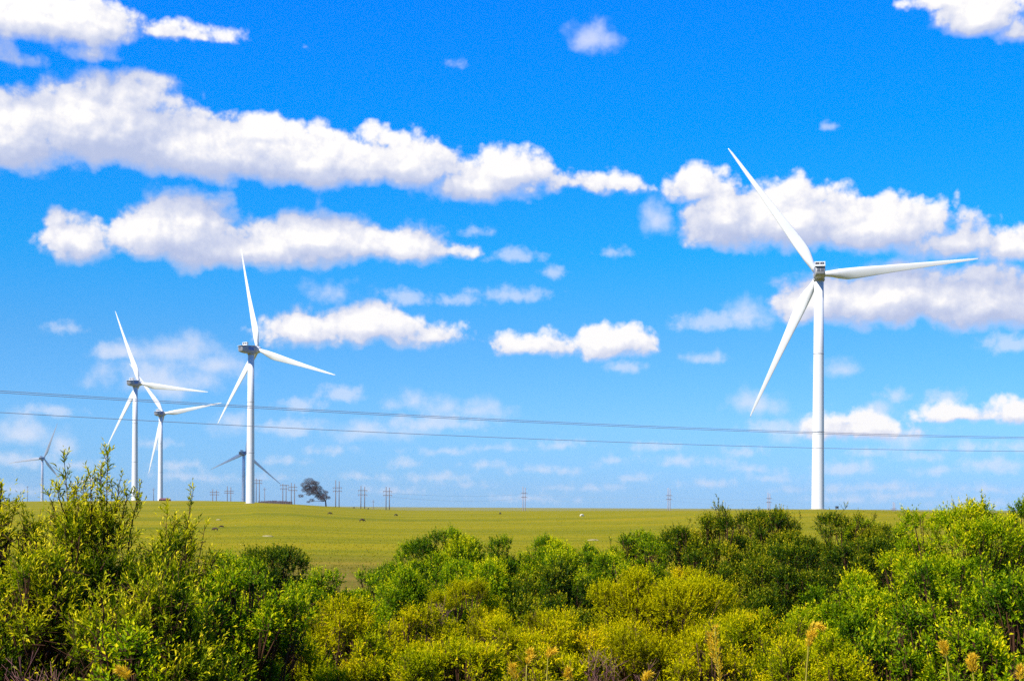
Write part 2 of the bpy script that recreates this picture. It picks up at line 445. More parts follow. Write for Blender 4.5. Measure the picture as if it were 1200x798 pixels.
for (x1, x2, top, arms, D, pale, lab) in PYL:
    a, b = P(x1, top, D), P(x2, top + 1.2, D)
    mid = (a + b)/2
    g = min(gz(a.x, a.y), gz(b.x, b.y))
    mat = M['palepole'] if pale else M['wood']
    root = empty('power_pylon', (mid.x, mid.y, g)); tag(root, lab, 'power pylon', 'twin-pole power pylons along the ridge')
    for q in (a, b):
        bm = bmesh.new(); s = D/1000*0.27
        tube(bm, [(q.x - mid.x, 0, -1), (q.x - mid.x, 0, q.z - g)], [s*1.25, s*0.9], 8)
        bm_obj('pole', bm, mat, root, True)
    w = abs(b.x - a.x)
    zz = []
    for row in arms:
        z = P((x1 + x2)/2, row, D).z - g
        zz.append(z + g)
        bm = bmesh.new(); box(bm, (0, -0.32, z), (w + 2.6*D/1000*(1.6 if not pale else 1.0), 0.3, 0.34*D/1000))
        bm_obj('crossarm', bm, M['wood'], root)
        for s in (-1, 0, 1):
            bm = bmesh.new(); tube(bm, [(s*(w/2 + 1.6*D/1000), -0.32, z - 0.15), (s*(w/2 + 1.6*D/1000), -0.32, z - 1.1)], [0.1, 0.14], 6)
            bm_obj('insulator', bm, M['porcelain'], root)
    ARMS.append((mid, zz, w))
for (x, top, D, lab) in ((310.2, 571.0, 1150, 'single wooden pole standing right of the large turbine tower'), (180.0, 571.5, 1300, 'single thin pole just left of the turbine with the shed'),
                         (32.3, 569.0, 1500, 'faint single pole at far left below the smallest visible turbine'), (437.4, 585.5, 1250, 'short faint pole between the pylons right of the windswept tree')):
    q = P(x, top, D); g = gz(q.x, q.y)
    root = empty('utility_pole', (q.x, q.y, g)); tag(root, lab, 'utility pole', 'single poles along the ridge')
    bm = bmesh.new(); tube(bm, [(0, 0, -1), (0, 0, q.z - g)], [0.3, 0.2], 8); bm_obj('pole', bm, M['wood'], root, True)
    bm = bmesh.new(); box(bm, (0, -0.3, q.z - g - 1.8), (2.4, 0.2, 0.22)); bm_obj('crossarm', bm, M['wood'], root)
    bm = bmesh.new()
    for s in (-1, 0, 1): tube(bm, [(s*1.0, -0.3, q.z - g - 1.69), (s*1.0, -0.3, q.z - g - 1.2)], 0.1, 6)
    bm_obj('insulator', bm, M['porcelain'], root)
# cables from pylon to pylon (from the row's end over the field to the right)
for i in range(7, 11):
    (m0, z0, w0), (m1, z1, w1) = ARMS[i], ARMS[i+1]
    for lev in (0, 1):
        bm = bmesh.new()
        pts = []
        for k in range(17):
            t = k/16
            p = m0.lerp(m1, t); z = z0[lev]*(1-t) + z1[lev]*t - 4*t*(1-t)*(2.2 + 0.8*lev) - 1.1
            pts.append((p.x, p.y - 0.3, z))
        tube(bm, pts, 0.05, 5)
        o = bm_obj('overhead_cable', bm, M['farwire'])
        where = ['from the wooden pylon row to the lone pale pylon', 'between the lone pale pylon and the next one right', 'behind the bush with a tuft on top', 'behind the nearest turbine tower'][i-7]
        tag(o, '%s thin pale far cable %s' % (('upper', 'lower')[lev], where), 'cable', 'far thin cables between the pylons')
# near power line: three dark cables crossing the whole sky
A0, A1 = Vector((-21.8, 60, 0)), Vector((33.9, 93, 0))
def wire(zl, k, off, lab, dz=0.0):
    d = (A1 - A0).normalized(); s = Vector((d.y, -d.x, 0))
    pts = []
    for i in range(81):
        t = -0.7 + 2.4*i/80
        p = A0.lerp(A1, t) + s*off
        pts.append((p.x, p.y, H + zl - k*t*(1-t) + dz))
    bm = bmesh.new(); tube(bm, pts, 0.014, 6)
    o = bm_obj('power_cable', bm, M['wire'], None, True)
    tag(o, lab, 'cable', 'dark power cables across the sky')
wire(4.82, 1.3, 0.0, 'uppermost dark power cable crossing the whole sky, close above a second one')
wire(4.80, 1.3, 0.55, 'middle dark power cable crossing the sky, close below the uppermost one', -0.10)
wire(3.88, 1.35, 0.25, 'lowest dark power cable crossing the sky alone below the close pair')
for t, lab in ((-0.7, 'wooden power pole carrying the dark cables at their near left end'), (1.7, 'wooden power pole carrying the dark cables at their far right end')):
    p = A0.lerp(A1, t); d = (A1 - A0).normalized(); g = gz(p.x, p.y)
    root = empty('power_pole', (p.x, p.y, g), math.atan2(-d.x, d.y)); tag(root, lab, 'power pole', 'poles of the near power line')
    ztop = H + 4.82 + 1.3*0.7*1.7 - g
    bm = bmesh.new(); tube(bm, [(0.28, 0.2, -1), (0.28, 0.2, ztop + 0.5)], [0.17, 0.12], 10); bm_obj('pole', bm, M['wood'], root, True)
    for dz in (-0.2, -1.15):
        bm = bmesh.new(); box(bm, (0.28, 0, ztop + dz), (1.6, 0.1, 0.12)); bm_obj('crossarm', bm, M['wood'], root)
    for (ox, oz) in ((0, 0), (0.55, -0.12), (0.25, -0.87)):
        bm = bmesh.new(); tube(bm, [(ox, 0, ztop + oz - 0.15), (ox, 0, ztop + oz + 0.02)], [0.05, 0.03], 8); bm_obj('insulator', bm, M['porcelain'], root)

# ------------------------------------------------------------------ foliage
def leaf_mesh(name, base, d, nrm, L, W, age, mat, parent, fold=0.25):
    """one folded leaf face pair per row"""
    n = len(base)
    d = d/np.linalg.norm(d, axis=1, keepdims=True)
    s = np.cross(d, nrm); s /= (np.linalg.norm(s, axis=1, keepdims=True) + 1e-9)
    up = np.cross(s, d)
    L = L[:, None]; W = W[:, None]
    v0 = base
    v1 = base + d*L*0.45 + s*W*0.5 + up*W*fold
    v2 = base + d*L - up*L*0.12
    v3 = base + d*L*0.45 - s*W*0.5 + up*W*fold
    V = np.stack([v0, v1, v2, v3], 1).reshape(-1, 3).astype(np.float32)
    i = np.arange(n)*4
    tri = np.stack([i, i+1, i+2, i, i+2, i+3], 1).reshape(-1).astype(np.int32)
    me = bpy.data.meshes.new(name)
    me.vertices.add(n*4); me.vertices.foreach_set('co', V.ravel())
    me.loops.add(n*6); me.loops.foreach_set('vertex_index', tri)
    me.polygons.add(n*2); me.polygons.foreach_set('loop_start', np.arange(n*2, dtype=np.int32)*3)
    at = me.attributes.new('age', 'FLOAT', 'FACE')
    at.data.foreach_set('value', np.repeat(np.clip(age, 0, 1), 2).astype(np.float32))
    me.update(calc_edges=True)
    me.materials.append(mat)
    o = bpy.data.objects.new(name, me); COL.objects.link(o)
    o.parent = parent
    return o

def unit(v):
    return v/(np.linalg.norm(v, axis=-1, keepdims=True) + 1e-9)

def shoots_to_leaves(rng, base, dirs, ln, per, leafL, leafW, tipage, spread=0.85, shift=None):
    """leaves set around each shoot by the golden angle; returns arrays"""
    n = len(base)
    t = (np.arange(per) + 0.6)/per
    t = np.clip(t[None] + rng.normal(size=(n, per))*0.03, 0.02, 1.02)
    ref = unit(rng.normal(size=(n, 3)))
    s = unit(np.cross(dirs, ref)); q = np.cross(dirs, s)
    ang = np.arange(per)*2.39996 + rng.uniform(0, 6.28, (n, 1))
    bend = unit(np.array([0, 0, 1.0])*0.5 + rng.normal(size=(n, 3))*0.4)
    pos = base[:, None] + dirs[:, None]*(ln[:, None]*t)[..., None] + bend[:, None]*((t**2)*ln[:, None]*0.18)[..., None]
    rad = s[:, None]*np.cos(ang)[..., None] + q[:, None]*np.sin(ang)[..., None]
    sp = spread*(1 - 0.45*t) + rng.normal(size=(n, per))*0.15
    d = dirs[:, None]*np.cos(sp)[..., None] + rad*np.sin(sp)[..., None] + np.array([0, 0, 0.10])
    nr = unit(dirs[:, None]*0.8 - rad*0.2 + np.array([0, 0, 0.8]) + rng.normal(size=(n, per, 3))*0.38)
    sz = (1 - 0.45*np.clip(t - 0.6, 0, 1)*1.6)*rng.choice([0.55, 0.8, 1.0, 1.15, 1.4], (n, per))*rng.uniform(0.9, 1.1, (n, per))
    age = tipage*(t**2.2)*rng.uniform(0.5, 1.2, (n, 1)) + rng.normal(size=(n, per))*0.11 + 0.2 + (0 if shift is None else shift[:, None])
    f = lambda a: a.reshape(-1, a.shape[-1])
    return f(pos), f(unit(d)), f(nr), (leafL*sz).ravel(), (leafW*sz).ravel(), age.ravel()

TYPES = {  # leaf length, leaf width, shoot length, leaves per shoot, cover, spread, tip age
 'willow': (0.052, 0.016, 0.30, 16, 3.0, 0.75, 0.85),
 'broad':  (0.047, 0.021, 0.21, 13, 3.2, 0.95, 0.62),
 'tree':   (0.062, 0.030, 0.28, 13, 3.2, 1.0, 0.55),
 'olive':  (0.037, 0.0145, 0.19, 16, 3.6, 0.85, 0.5),
}
NLEAF = [0]
WIDE = {'willow': 1.25, 'broad': 1.35, 'tree': 1.35, 'olive': 1.3}
def shrub(lab, typ, pal, cx, top, hw, Y, seed, name='bush', group=None, spikes=(), lobes=None, cut=None, cat='bush', density=1.0, bare=0.0):
    rng = np.random.default_rng(seed); rnd = random.Random(seed)
    LL, LW, SL, per, cover, spread, tipage = TYPES[typ]
    tp = P(cx, top, Y)
    g = gz(tp.x, Y)
    Ht = tp.z - g
    w = hw/F*Y
    root = empty(name, (tp.x, Y, g), 0); tag(root, lab, cat, group)
    vis = H - 230/F*Y - g          # local height of the frame's lower edge (a bit below it)
    zlow = max(0.12*Ht, min(vis - 0.4, 0.5*Ht))
    crown_h = Ht - zlow
    w = w*WIDE[typ]
    nl = lobes or int(np.clip(26 + crown_h/w*12, 26, 64))
    rl0 = min(0.29*w, 0.29*crown_h)
    cs = []; rs = []
    # the plant is a thicket of several leaders of unequal height
    lead = [(rnd.uniform(-.12, .12)*w, 0.0, Ht, rnd.uniform(.55, .7)*w)]
    for k in range(9):
        a = (k*2.4 + rnd.uniform(-.4, .4)); q = w*rnd.uniform(0.3, 0.72)
        lead.append((q*math.cos(a), 0.8*q*math.sin(a), Ht - min(crown_h, 1.9*w)*rnd.uniform(0.05, 0.42), rnd.uniform(.36, .55)*w))
    for k in range(nl*40):
        if len(cs) >= nl: break
        lx, ly, lh, lw = lead[0] if k % 4 == 0 else rnd.choice(lead)
        z = max(zlow, vis - 0.6) + (lh - max(zlow, vis - 0.6))*rnd.random()**0.75 if rnd.random() < 0.8 else zlow + (lh - zlow)*rnd.random()
        f = max(0.0, (z - zlow)/(lh - zlow))
        r = rl0*rnd.choice((0.45, 0.6, 0.8, 1.0, 1.2))*rnd.uniform(0.85, 1.15)*(1.1 - 0.45*f)
        if z + 0.8*r > lh: z = lh - 0.8*r
        env = lw*(1.15 - 0.7*f**3)
        a = rnd.uniform(0, 6.283); rad = env*math.sqrt(rnd.random())
        c = np.array([lx + rad*math.cos(a), ly + 0.8*rad*math.sin(a), z])
        if any(np.linalg.norm(c - q) < 0.66*max(r, rq) for q, rq in zip(cs, rs)): continue
        cs.append(c); rs.append(r)
    # small lobes make the tips of the leaders
    for lx, ly, lh, lw in lead[:4]:
        cs.append(np.array([lx, ly, lh - rl0*0.5])); rs.append(rl0*0.5)
    cs = np.array(cs); rs = np.array(rs)
    area = (np.pi*rs**2).sum()*0.75
    nleaf = int(cover*density*1.25*area/(0.55*LL*LW))
    ns = max(60, nleaf//per)
    pick = rng.choice(len(cs), size=ns*3, p=(rs**2)/(rs**2).sum())
    nd = unit(rng.normal(size=(ns*3, 3)) + np.array([0, 0, 0.75]))
    squash = np.array([1, 1, 0.85])
    depth = rng.uniform(0, 1, ns*3)**2.0*0.42
    pos = cs[pick] + nd*squash*(rs[pick]*(1 - depth))[:, None]
    pos += rng.normal(size=pos.shape)*0.05*rl0
    # drop the ones buried in other lobes
    dist = np.linalg.norm((pos[:, None] - cs[None])/rs[None, :, None], axis=2)
    dist[np.arange(len(pos)), pick] = 9
    inside = dist.min(1) < 0.8
    keep = ~inside | (rng.uniform(size=len(pos)) < 0.10)
    keep &= pos[:, 2] > zlow*0.6
    low = pos[:, 2] < vis
    keep &= ~low | (rng.uniform(size=len(pos)) < 0.4)
    pos = pos[keep][:ns]; nd = nd[keep][:ns]
    dirs = unit(nd*0.65 + np.array([0, 0, 0.55]) + rng.normal(size=nd.shape)*0.3)
    ln = SL*rng.choice([0.6, 0.8, 1.0, 1.2, 1.9 if typ == 'willow' else 1.4], len(pos))*rng.uniform(0.85, 1.15, len(pos))
    # keep some branch ends bare of leaves, in clumps
    lob_age = rng.normal(size=len(cs))*0.15
    pk = pick[keep][:ns]
    arr = [shoots_to_leaves(rng, pos - dirs*ln[:, None]*0.5, dirs, ln, per, LL, LW, tipage, spread, shift=lob_age[pk] + rng.normal(size=len(pos))*0.1)]
    bm = bmesh.new()
    bmesh_tw = []
    sprigs = []
    for (sx, stop, sw) in spikes:
        q = P(sx, stop, Y) - Vector((tp.x, Y, g))
        L = 0.5 + rnd.random()*0.35
        b0 = Vector((q.x*0.55 + rnd.uniform(-.08, .08), rnd.uniform(-0.25, 0.25), q.z - L*1.5))
        sprigs.append((b0, q, sw))
    for k in range(9):          # shorter sprigs that break the outline
        j = rnd.randrange(len(cs))
        if cs[j][2] < max(vis, 0.55*Ht): continue
        b0 = Vector(cs[j]) + Vector((rnd.gauss(0, .4), rnd.gauss(0, .4), .5))*rs[j]
        q = Vector(cs[j]) + Vector((rnd.gauss(0, .5)*rs[j], rnd.gauss(0, .4)*rs[j], rs[j] + rnd.uniform(.08, .24)*(1 + Y/45)))
        if q.z > Ht*1.02 + .12: continue
        sprigs.append((b0, q, .55))
    for (b0, q, sw) in sprigs:
        tube(bm, [b0, b0.lerp(q, 0.5) + Vector((rnd.uniform(-.03, .03), 0, 0)), q], [0.011, 0.007, 0.003], 5)
        nsub = int(15*sw)
        tt = rng.uniform(0.12, 1.0, nsub)
        bb = np.array(b0)[None] + (np.array(q) - np.array(b0))[None]*tt[:, None]
        dd = unit(rng.normal(size=(nsub, 3))*np.array([0.55, 0.55, 0.25])*(1.3 - 0.9*tt)[:, None] + np.array([0, 0, 0.55]))
        l2 = 0.26*(1.15 - 0.6*tt)*rng.uniform(0.7, 1.2, nsub)
        arr.append(shoots_to_leaves(rng, bb, dd, l2, 9, LL*(1.2 if typ == 'willow' else 1.0), LW*(1.15 if typ == 'willow' else 1.0), 0.7, 0.9, shift=(0.12 + 0.3*tt)*(1 if typ == 'willow' else .5)))
        for b_, d_, l_ in zip(bb, dd, l2):
            tube(bm, [b_, b_ + d_*l_*0.9], [0.004, 0.002], 3)
    A = [np.concatenate(z) for z in zip(*arr)]
    NLEAF[0] += len(A[0])
    leaf_mesh('foliage', A[0], A[1], A[2], A[3], A[4], A[5], LEAF[pal], root)
    # stems: several from the root, each forking to lobes
    nst = 5 if w < 1.5 else 4
    bases = [Vector((rnd.uniform(-.3, .3)*min(w, 1), rnd.uniform(-.3, .3)*min(w, 1), -0.1)) for _ in range(nst)]
    r0 = 0.013 + 0.007*Ht
    for j in range(len(cs)):
        b0 = bases[j % nst]; c = Vector(cs[j])
        m1 = b0.lerp(c, 0.45) + Vector((rnd.uniform(-.1, .1)*w, rnd.uniform(-.1, .1)*w, -0.05*Ht))
        tube(bm, [b0, m1, b0.lerp(c, 0.8) + Vector((0, 0, 0.03*Ht)), c + Vector((0, 0, rs[j]*0.5))], [r0*rnd.uniform(.5, 1), r0*0.55, r0*0.3, 0.006], 6)
        for _ in range(4):
            e = c + Vector((rnd.gauss(0, 1), rnd.gauss(0, 1), rnd.gauss(0.4, 1))).normalized()*rs[j]*0.95
            tube(bm, [b0.lerp(c, 0.8) + Vector((0, 0, 0.03*Ht)), e], [r0*0.25, 0.004], 4)
    longest = np.argsort(-ln)[:350]
    for k in longest:
        p = Vector(pos[k]); d_ = Vector(dirs[k])
        tube(bm, [p - d_*ln[k]*0.9, p + d_*ln[k]*0.4], [0.005, 0.002], 3)
    bm_obj('stems', bm, M['bark'] if pal != 'olive' else M['barkgrey'], root, True)
    return root

GF, GM, GR, GO = 'leafy bushes at the front left', 'rounded trees and bushes along the field edge', 'green bushes at the front right', 'yellow-green shrubs in the foreground'
BUSHES = [
 # front left, dark green with pale shoots
 ('tallest front left bush, dark green, its pale leafy shoots standing against the sky', 'willow', 'willow', 115, 588, 88, 15.0, GF, ((75, 537, 1), (106, 556, 1), (126, 533, 1.5), (118, 552, 1), (88, 570, 1), (166, 562, .9), (140, 566, 1.2), (56, 576, .8), (98, 562, 1), (84, 566, 1), (132, 572, 1), (150, 578, .9))),
 ('dark green bush cut by the left photo edge, its tip above the field', 'willow', 'willow', -8, 586, 48, 14.0, GF, ((3, 570, 1.2), (18, 590, .8))),
 ('green bush with one thin leafy shoot rising over the field, right of the tallest shoots', 'willow', 'willow', 206, 630, 62, 16.0, GF, ((226, 578, 1), (196, 600, .8), (240, 618, .7))),
 ('dark bush in the lower left corner with reddish stems below', 'willow', 'willow', 28, 655, 72, 12.5, GF, ()),
 ('shaded dark bush low under the tallest front left bush', 'willow', 'willow', 165, 690, 80, 12.0, GF, ()),
 ('green bush at the bottom left, between the shaded bush and the yellow-green shrubs', 'broad', 'green', 268, 678, 62, 14.0, GF, ()),
 ('small pale green bush at the very bottom left beside a straw plume', 'broad', 'bright', 152, 752, 34, 9.5, GF, ()),
 # middle
 ('green bush in the dip between the dark rounded tree and the bright low tree', 'tree', 'bright', 376, 672, 40, 34, GM, ()),
 ('mid green bush tucked under the dark rounded tree behind the front left bushes', 'tree', 'green', 306, 660, 60, 33, GM, ()),
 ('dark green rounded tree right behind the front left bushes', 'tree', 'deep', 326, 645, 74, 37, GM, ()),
 ('low green tree between the front left bushes and the dark rounded tree', 'tree', 'bright', 262, 652, 50, 31, GM, ()),
 ('tallest rounded tree on the field edge left of the middle', 'tree', 'green', 506, 622, 64, 47, GM, ()),
 ('bright green low tree at the left foot of the tallest rounded tree', 'tree', 'bright', 438, 672, 42, 40, GM, ()),
 ('rounded green tree against the field, next right of the tallest rounded tree', 'tree', 'green', 592, 632, 62, 49, GM, ()),
 ('rounded green tree below the lone pale pylon', 'tree', 'bright', 652, 632, 50, 50, GM, ()),
 ('broad green tree standing in front of the tallest rounded tree', 'tree', 'bright', 545, 662, 72, 38, GM, ()),
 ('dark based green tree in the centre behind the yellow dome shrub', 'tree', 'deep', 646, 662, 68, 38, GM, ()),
 ('green bush between the rounded tree and the bright low tree', 'tree', 'bright', 478, 668, 48, 35, GM, ()),
 ('small rounded tree against the field below the second pale pylon', 'tree', 'green', 745, 622, 36, 46, GM, ()),
 ('low green tree behind the top of the yellow dome shrub', 'tree', 'green', 708, 652, 48, 40, GM, ()),
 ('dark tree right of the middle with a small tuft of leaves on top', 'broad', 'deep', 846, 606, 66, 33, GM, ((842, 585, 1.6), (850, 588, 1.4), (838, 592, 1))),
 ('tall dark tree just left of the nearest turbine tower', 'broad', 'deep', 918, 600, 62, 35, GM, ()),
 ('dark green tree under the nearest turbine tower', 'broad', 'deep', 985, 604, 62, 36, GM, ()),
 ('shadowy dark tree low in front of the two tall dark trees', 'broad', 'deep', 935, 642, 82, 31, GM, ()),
 ('small green tree in the dip of the treeline right of the nearest turbine', 'broad', 'bright', 1046, 618, 44, 39, GM, ()),
 ('green tree sloping down to the field, left of the tufted tree', 'broad', 'green', 796, 632, 44, 35, GM, ()),
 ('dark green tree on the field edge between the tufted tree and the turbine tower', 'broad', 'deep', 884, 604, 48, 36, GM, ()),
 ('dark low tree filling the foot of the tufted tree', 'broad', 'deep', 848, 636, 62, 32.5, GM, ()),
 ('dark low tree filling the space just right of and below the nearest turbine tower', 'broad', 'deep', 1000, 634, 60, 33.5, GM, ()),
 ('green tree right behind the dark tree under the nearest turbine', 'broad', 'green', 1020, 612, 46, 38, GM, ()),
 ('low green tree in front of the lone pale pylon and its neighbours', 'tree', 'green', 690, 640, 52, 46, GM, ()),
 ('green tree on the field edge between the two rounded trees left of the middle', 'tree', 'green', 550, 632, 48, 50, GM, ()),
 # right
 ('tall green bush at the right rising above the horizon', 'broad', 'bright', 1140, 588, 78, 24, GR, ((1152, 580, 1), (1118, 592, .8))),
 ('green bush cut by the right photo edge at the horizon', 'broad', 'bright', 1208, 586, 60, 25, GR, ()),
 ('green bush left of and below the tall right bush', 'broad', 'bright', 1074, 636, 62, 25, GR, ()),
 ('wide light green bush right of the dark trees, below the nearest turbine', 'broad', 'bright', 1000, 674, 78, 21, GR, ()),
 ('large green bush in front of the tall right bush', 'broad', 'green', 1122, 660, 86, 18, GR, ()),
 ('dark green bush in the lower right corner', 'broad', 'green', 1196, 678, 62, 14, GR, ()),
 ('green bush at the bottom right behind the straw seed heads', 'broad', 'green', 1078, 718, 72, 14.5, GR, ()),
 ('low bright green bush at the bottom right with a straw head before it', 'broad', 'bright', 1160, 748, 44, 12, GR, ()),
 # yellow-green
 ('large yellow dome shaped shrub in the middle of the foreground', 'olive', 'olive', 738, 668, 108, 22, GO, ()),
 ('yellow shrub top beside the dark shade under the tufted tree', 'olive', 'olive', 804, 668, 38, 25, GO, ()),
 ('yellow-green shrub at the left flank of the yellow dome shrub', 'olive', 'olive', 640, 720, 58, 20, GO, ()),
 ('yellow-green shrub in front of the broad green tree', 'olive', 'olive', 578, 728, 62, 19, GO, ()),
 ('yellow-green shrub left of the middle, beneath the bright low tree', 'olive', 'olive', 482, 716, 66, 20, GO, ()),
 ('leftmost yellow-green shrub, in front of the dark rounded tree', 'olive', 'olive', 400, 706, 62, 19.5, GO, ()),
 ('yellow-green shrub at the bottom edge right of the front left bushes', 'olive', 'lime', 338, 722, 50, 16, GO, ()),
 ('brownish olive shrub amid green trees left of the yellow dome shrub', 'olive', 'olive', 548, 684, 48, 29, GO, ()),
 ('yellow-green shrub right of the yellow dome, behind the straw spikes', 'olive', 'lime', 896, 720, 68, 18, GO, ()),
 ('low yellow-green shrub around the straw spikes at the bottom', 'olive', 'olive', 836, 748, 46, 15, GO, ()),
 ('low yellow-green shrub at the bottom edge left of the straw heads', 'olive', 'lime', 530, 758, 62, 15, GO, ()),
 ('low yellow-green shrub at the bottom edge around two straw heads', 'olive', 'olive', 632, 768, 52, 14, GO, ()),
 ('low yellow-green shrub at the bottom beside the tall drooping straw plume', 'olive', 'lime', 965, 752, 58, 14, GO, ()),
 ('low yellow-green shrub at the bottom edge, third from the left bushes', 'olive', 'lime', 430, 752, 58, 15, GO, ()),
]
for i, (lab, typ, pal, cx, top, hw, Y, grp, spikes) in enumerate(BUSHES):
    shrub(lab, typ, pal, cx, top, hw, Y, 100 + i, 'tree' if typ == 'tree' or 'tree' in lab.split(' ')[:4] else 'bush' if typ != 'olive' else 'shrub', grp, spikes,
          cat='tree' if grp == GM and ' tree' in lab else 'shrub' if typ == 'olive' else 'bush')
print('leaves', NLEAF[0])

# undergrowth between the bushes
def undergrowth():
    rng = np.random.default_rng(77)
    n = 9000
    Y = rng.uniform(8, 85, n)**1.0
    u = rng.uniform(-0.42, 0.42, n)
    x = u*Y
    base = np.stack([x, Y, ground_np(x, Y)], 1)
    dirs = unit(rng.normal(size=(n, 3))*0.45 + np.array([0, 0, 1.0]))
    ln = rng.uniform(0.25, 0.8, n)
    A = shoots_to_leaves(rng, base, dirs, ln, 9, 0.12, 0.035, 0.5, 0.8)
    root = leaf_mesh('undergrowth', *A, LEAF['green'], None)
    tag(root, 'low green undergrowth filling the gaps between the bushes', 'undergrowth', kind='stuff')
undergrowth()

def field_grass():
    rng = np.random.default_rng(78)
    n = 38000
    Y = 105 + 420*rng.uniform(0, 1, n)**1.5
    u = rng.uniform(-0.42, 0.42, n)
    m = 0
    x = u*Y
    base = np.stack([x, Y, ground_np(x, Y)], 1)
    d = unit(rng.normal(size=(n, 3))*0.4 + np.array([0, 0, 1.0]))
    nr = unit(rng.normal(size=(n, 3)) + np.array([0, -1.0, 0]))
    o = leaf_mesh('field_grass', base, d, nr, rng.uniform(0.08, 0.2, n)*np.where(np.arange(n) < m, 2.0, 1), rng.uniform(0.03, 0.09, n)*np.where(np.arange(n) < m, 3, 1), rng.uniform(0.2, 1.0, n), LEAF['meadow'], None)
    tag(o, 'tufts of yellow-green grass over the open field', 'grass', kind='stuff')
field_grass()

# ------------------------------------------------------------------ windswept tree on the ridge
def windswept():
    rng = np.random.default_rng(9); rnd = random.Random(9)
    D = 800.0
    b = hit(382, 592.2, 600, 1000); D = b.y
    root = empty('windswept_tree', b); tag(root, 'dark windswept tree leaning left alone on the ridge', 'tree')
    def L(px, py, dy=0): return P(px, py, D) - b + Vector((0, dy, 0))
    lob = [(360, 571.5, 4.2), (368, 565.5, 3.2), (376.5, 574, 2.6), (380, 579, 3.0), (362, 579, 2.6), (371, 581.5, 2.4), (367, 573, 4.5), (370, 571.5, 3.4), (367.5, 578, 3.0), (374, 576.5, 3.2), (377, 583, 3.4), (373, 579.5, 2.8), (362, 563.5, 5.2), (358, 568, 4.6), (366, 569, 5.2), (371, 566, 3.4), (373.5, 571, 3.4), (357.5, 574, 4.0), (364, 575, 4.6), (370, 576, 4.0), (353.0, 581, 2.8),
           (376, 580, 3.6), (381, 582, 3.6), (379, 585.5, 3.2), (384.5, 583, 2.6), (374, 583.5, 2.6), (365.5, 586, 2.6), (361.5, 588, 1.8), (380.5, 575.5, 2.0), (383.5, 576.5, 1.8)]
    bm = bmesh.new()
    t0, t1, t2, t3 = L(382, 593.2), L(381.5, 587), L(377, 582), L(369, 574)
    tube(bm, [t0, t1, t2, t3], [0.55, 0.42, 0.34, 0.2], 8)
    for (px, py, r) in lob:
        c = L(px, py, rnd.uniform(-2, 2))
        f = min((t1, t2, t3, t2.lerp(t3, .5)), key=lambda q: (q - c).length + (3 if q.z > c.z + 1 else 0))
        tube(bm, [f, f.lerp(c, .5) + Vector((0, 0, .3)), c], [0.2, 0.13, 0.06], 5)
    bm_obj('trunk', bm, M['bark'], root, True)
    P_, Dd, Nn, Ls, Ws, Ag = [], [], [], [], [], []
    for (px, py, r) in lob:
        r = r/F*D*1.1
        c = np.array(L(px, py, rnd.uniform(-2, 2)))
        n = int(150*r*r)
        q = unit(rng.normal(size=(n, 3)))*np.array([1.2, 1, 0.72])*(r*rng.uniform(0.2, 1, (n, 1))**0.5)
        P_.append(c + q); Dd.append(unit(rng.normal(size=(n, 3)) + np.array([-0.5, 0, -0.1]))); Nn.append(unit(rng.normal(size=(n, 3)) + np.array([0, 0, 0.8])))
        Ls.append(rng.uniform(0.22, 0.5, n)); Ws.append(rng.uniform(0.1, 0.22, n)); Ag.append(rng.uniform(0, 1, n))
    leaf_mesh('crown', *[np.concatenate(a) for a in (P_, Dd, Nn, Ls, Ws, Ag)], LEAF['gum'], root)
windswept()

# ------------------------------------------------------------------ stone bank, shed, cabinet, rocks
def bank():
    a, b = P(303, 588.6, 772), P(342.2, 590.5, 768)
    a.z = b.z = 0
    ln = (b - a).length
    root = empty('stone_bank', (a.x, a.y, gz(a.x, a.y)))
    tag(root, 'long low dark stone bank on the ridge beside the large turbine tower', 'stone bank')
    rnd = random.Random(3)
    bm = bmesh.new(); rings = []
    n = 40
    for i in range(n + 1):
        t = i/n; p = a.lerp(b, t); z = gz(p.x, p.y) - root.location.z
        hgt = (0.75 + 0.75*min(1, t*2.2))*rnd.uniform(0.85, 1.1); wd = 1.2*rnd.uniform(0.9, 1.1)
        x, y = p.x - a.x, p.y - a.y
        rings.append([(x, y - wd, z - 0.5), (x, y - wd*0.85, z + hgt*0.8), (x, y - wd*0.4, z + hgt), (x, y + wd*0.4, z + hgt*0.98), (x, y + wd*0.85, z + hgt*0.8), (x, y + wd, z - 0.5)])
    loft(bm, rings); bm_obj('wall', bm, M['stone'], root)
    bm = bmesh.new()
    for k in range(34):
        t = rnd.random(); p = a.lerp(b, t); z = gz(p.x, p.y) - root.location.z + (0.7 + 0.75*min(1, t*2.2))
        r = bmesh.ops.create_icosphere(bm, subdivisions=1, radius=0.3)
        s = (rnd.uniform(.7, 1.8), rnd.uniform(.6, 1.2), rnd.uniform(.4, .9))
        for v in r['verts']:
            v.co = Vector((v.co.x*s[0] + p.x - a.x, v.co.y*s[1] + p.y - a.y, v.co.z*s[2] + z)) + Vector((rnd.uniform(-.06, .06),)*3)
    bm_obj('coping_stones', bm, M['stone'], root)
bank()

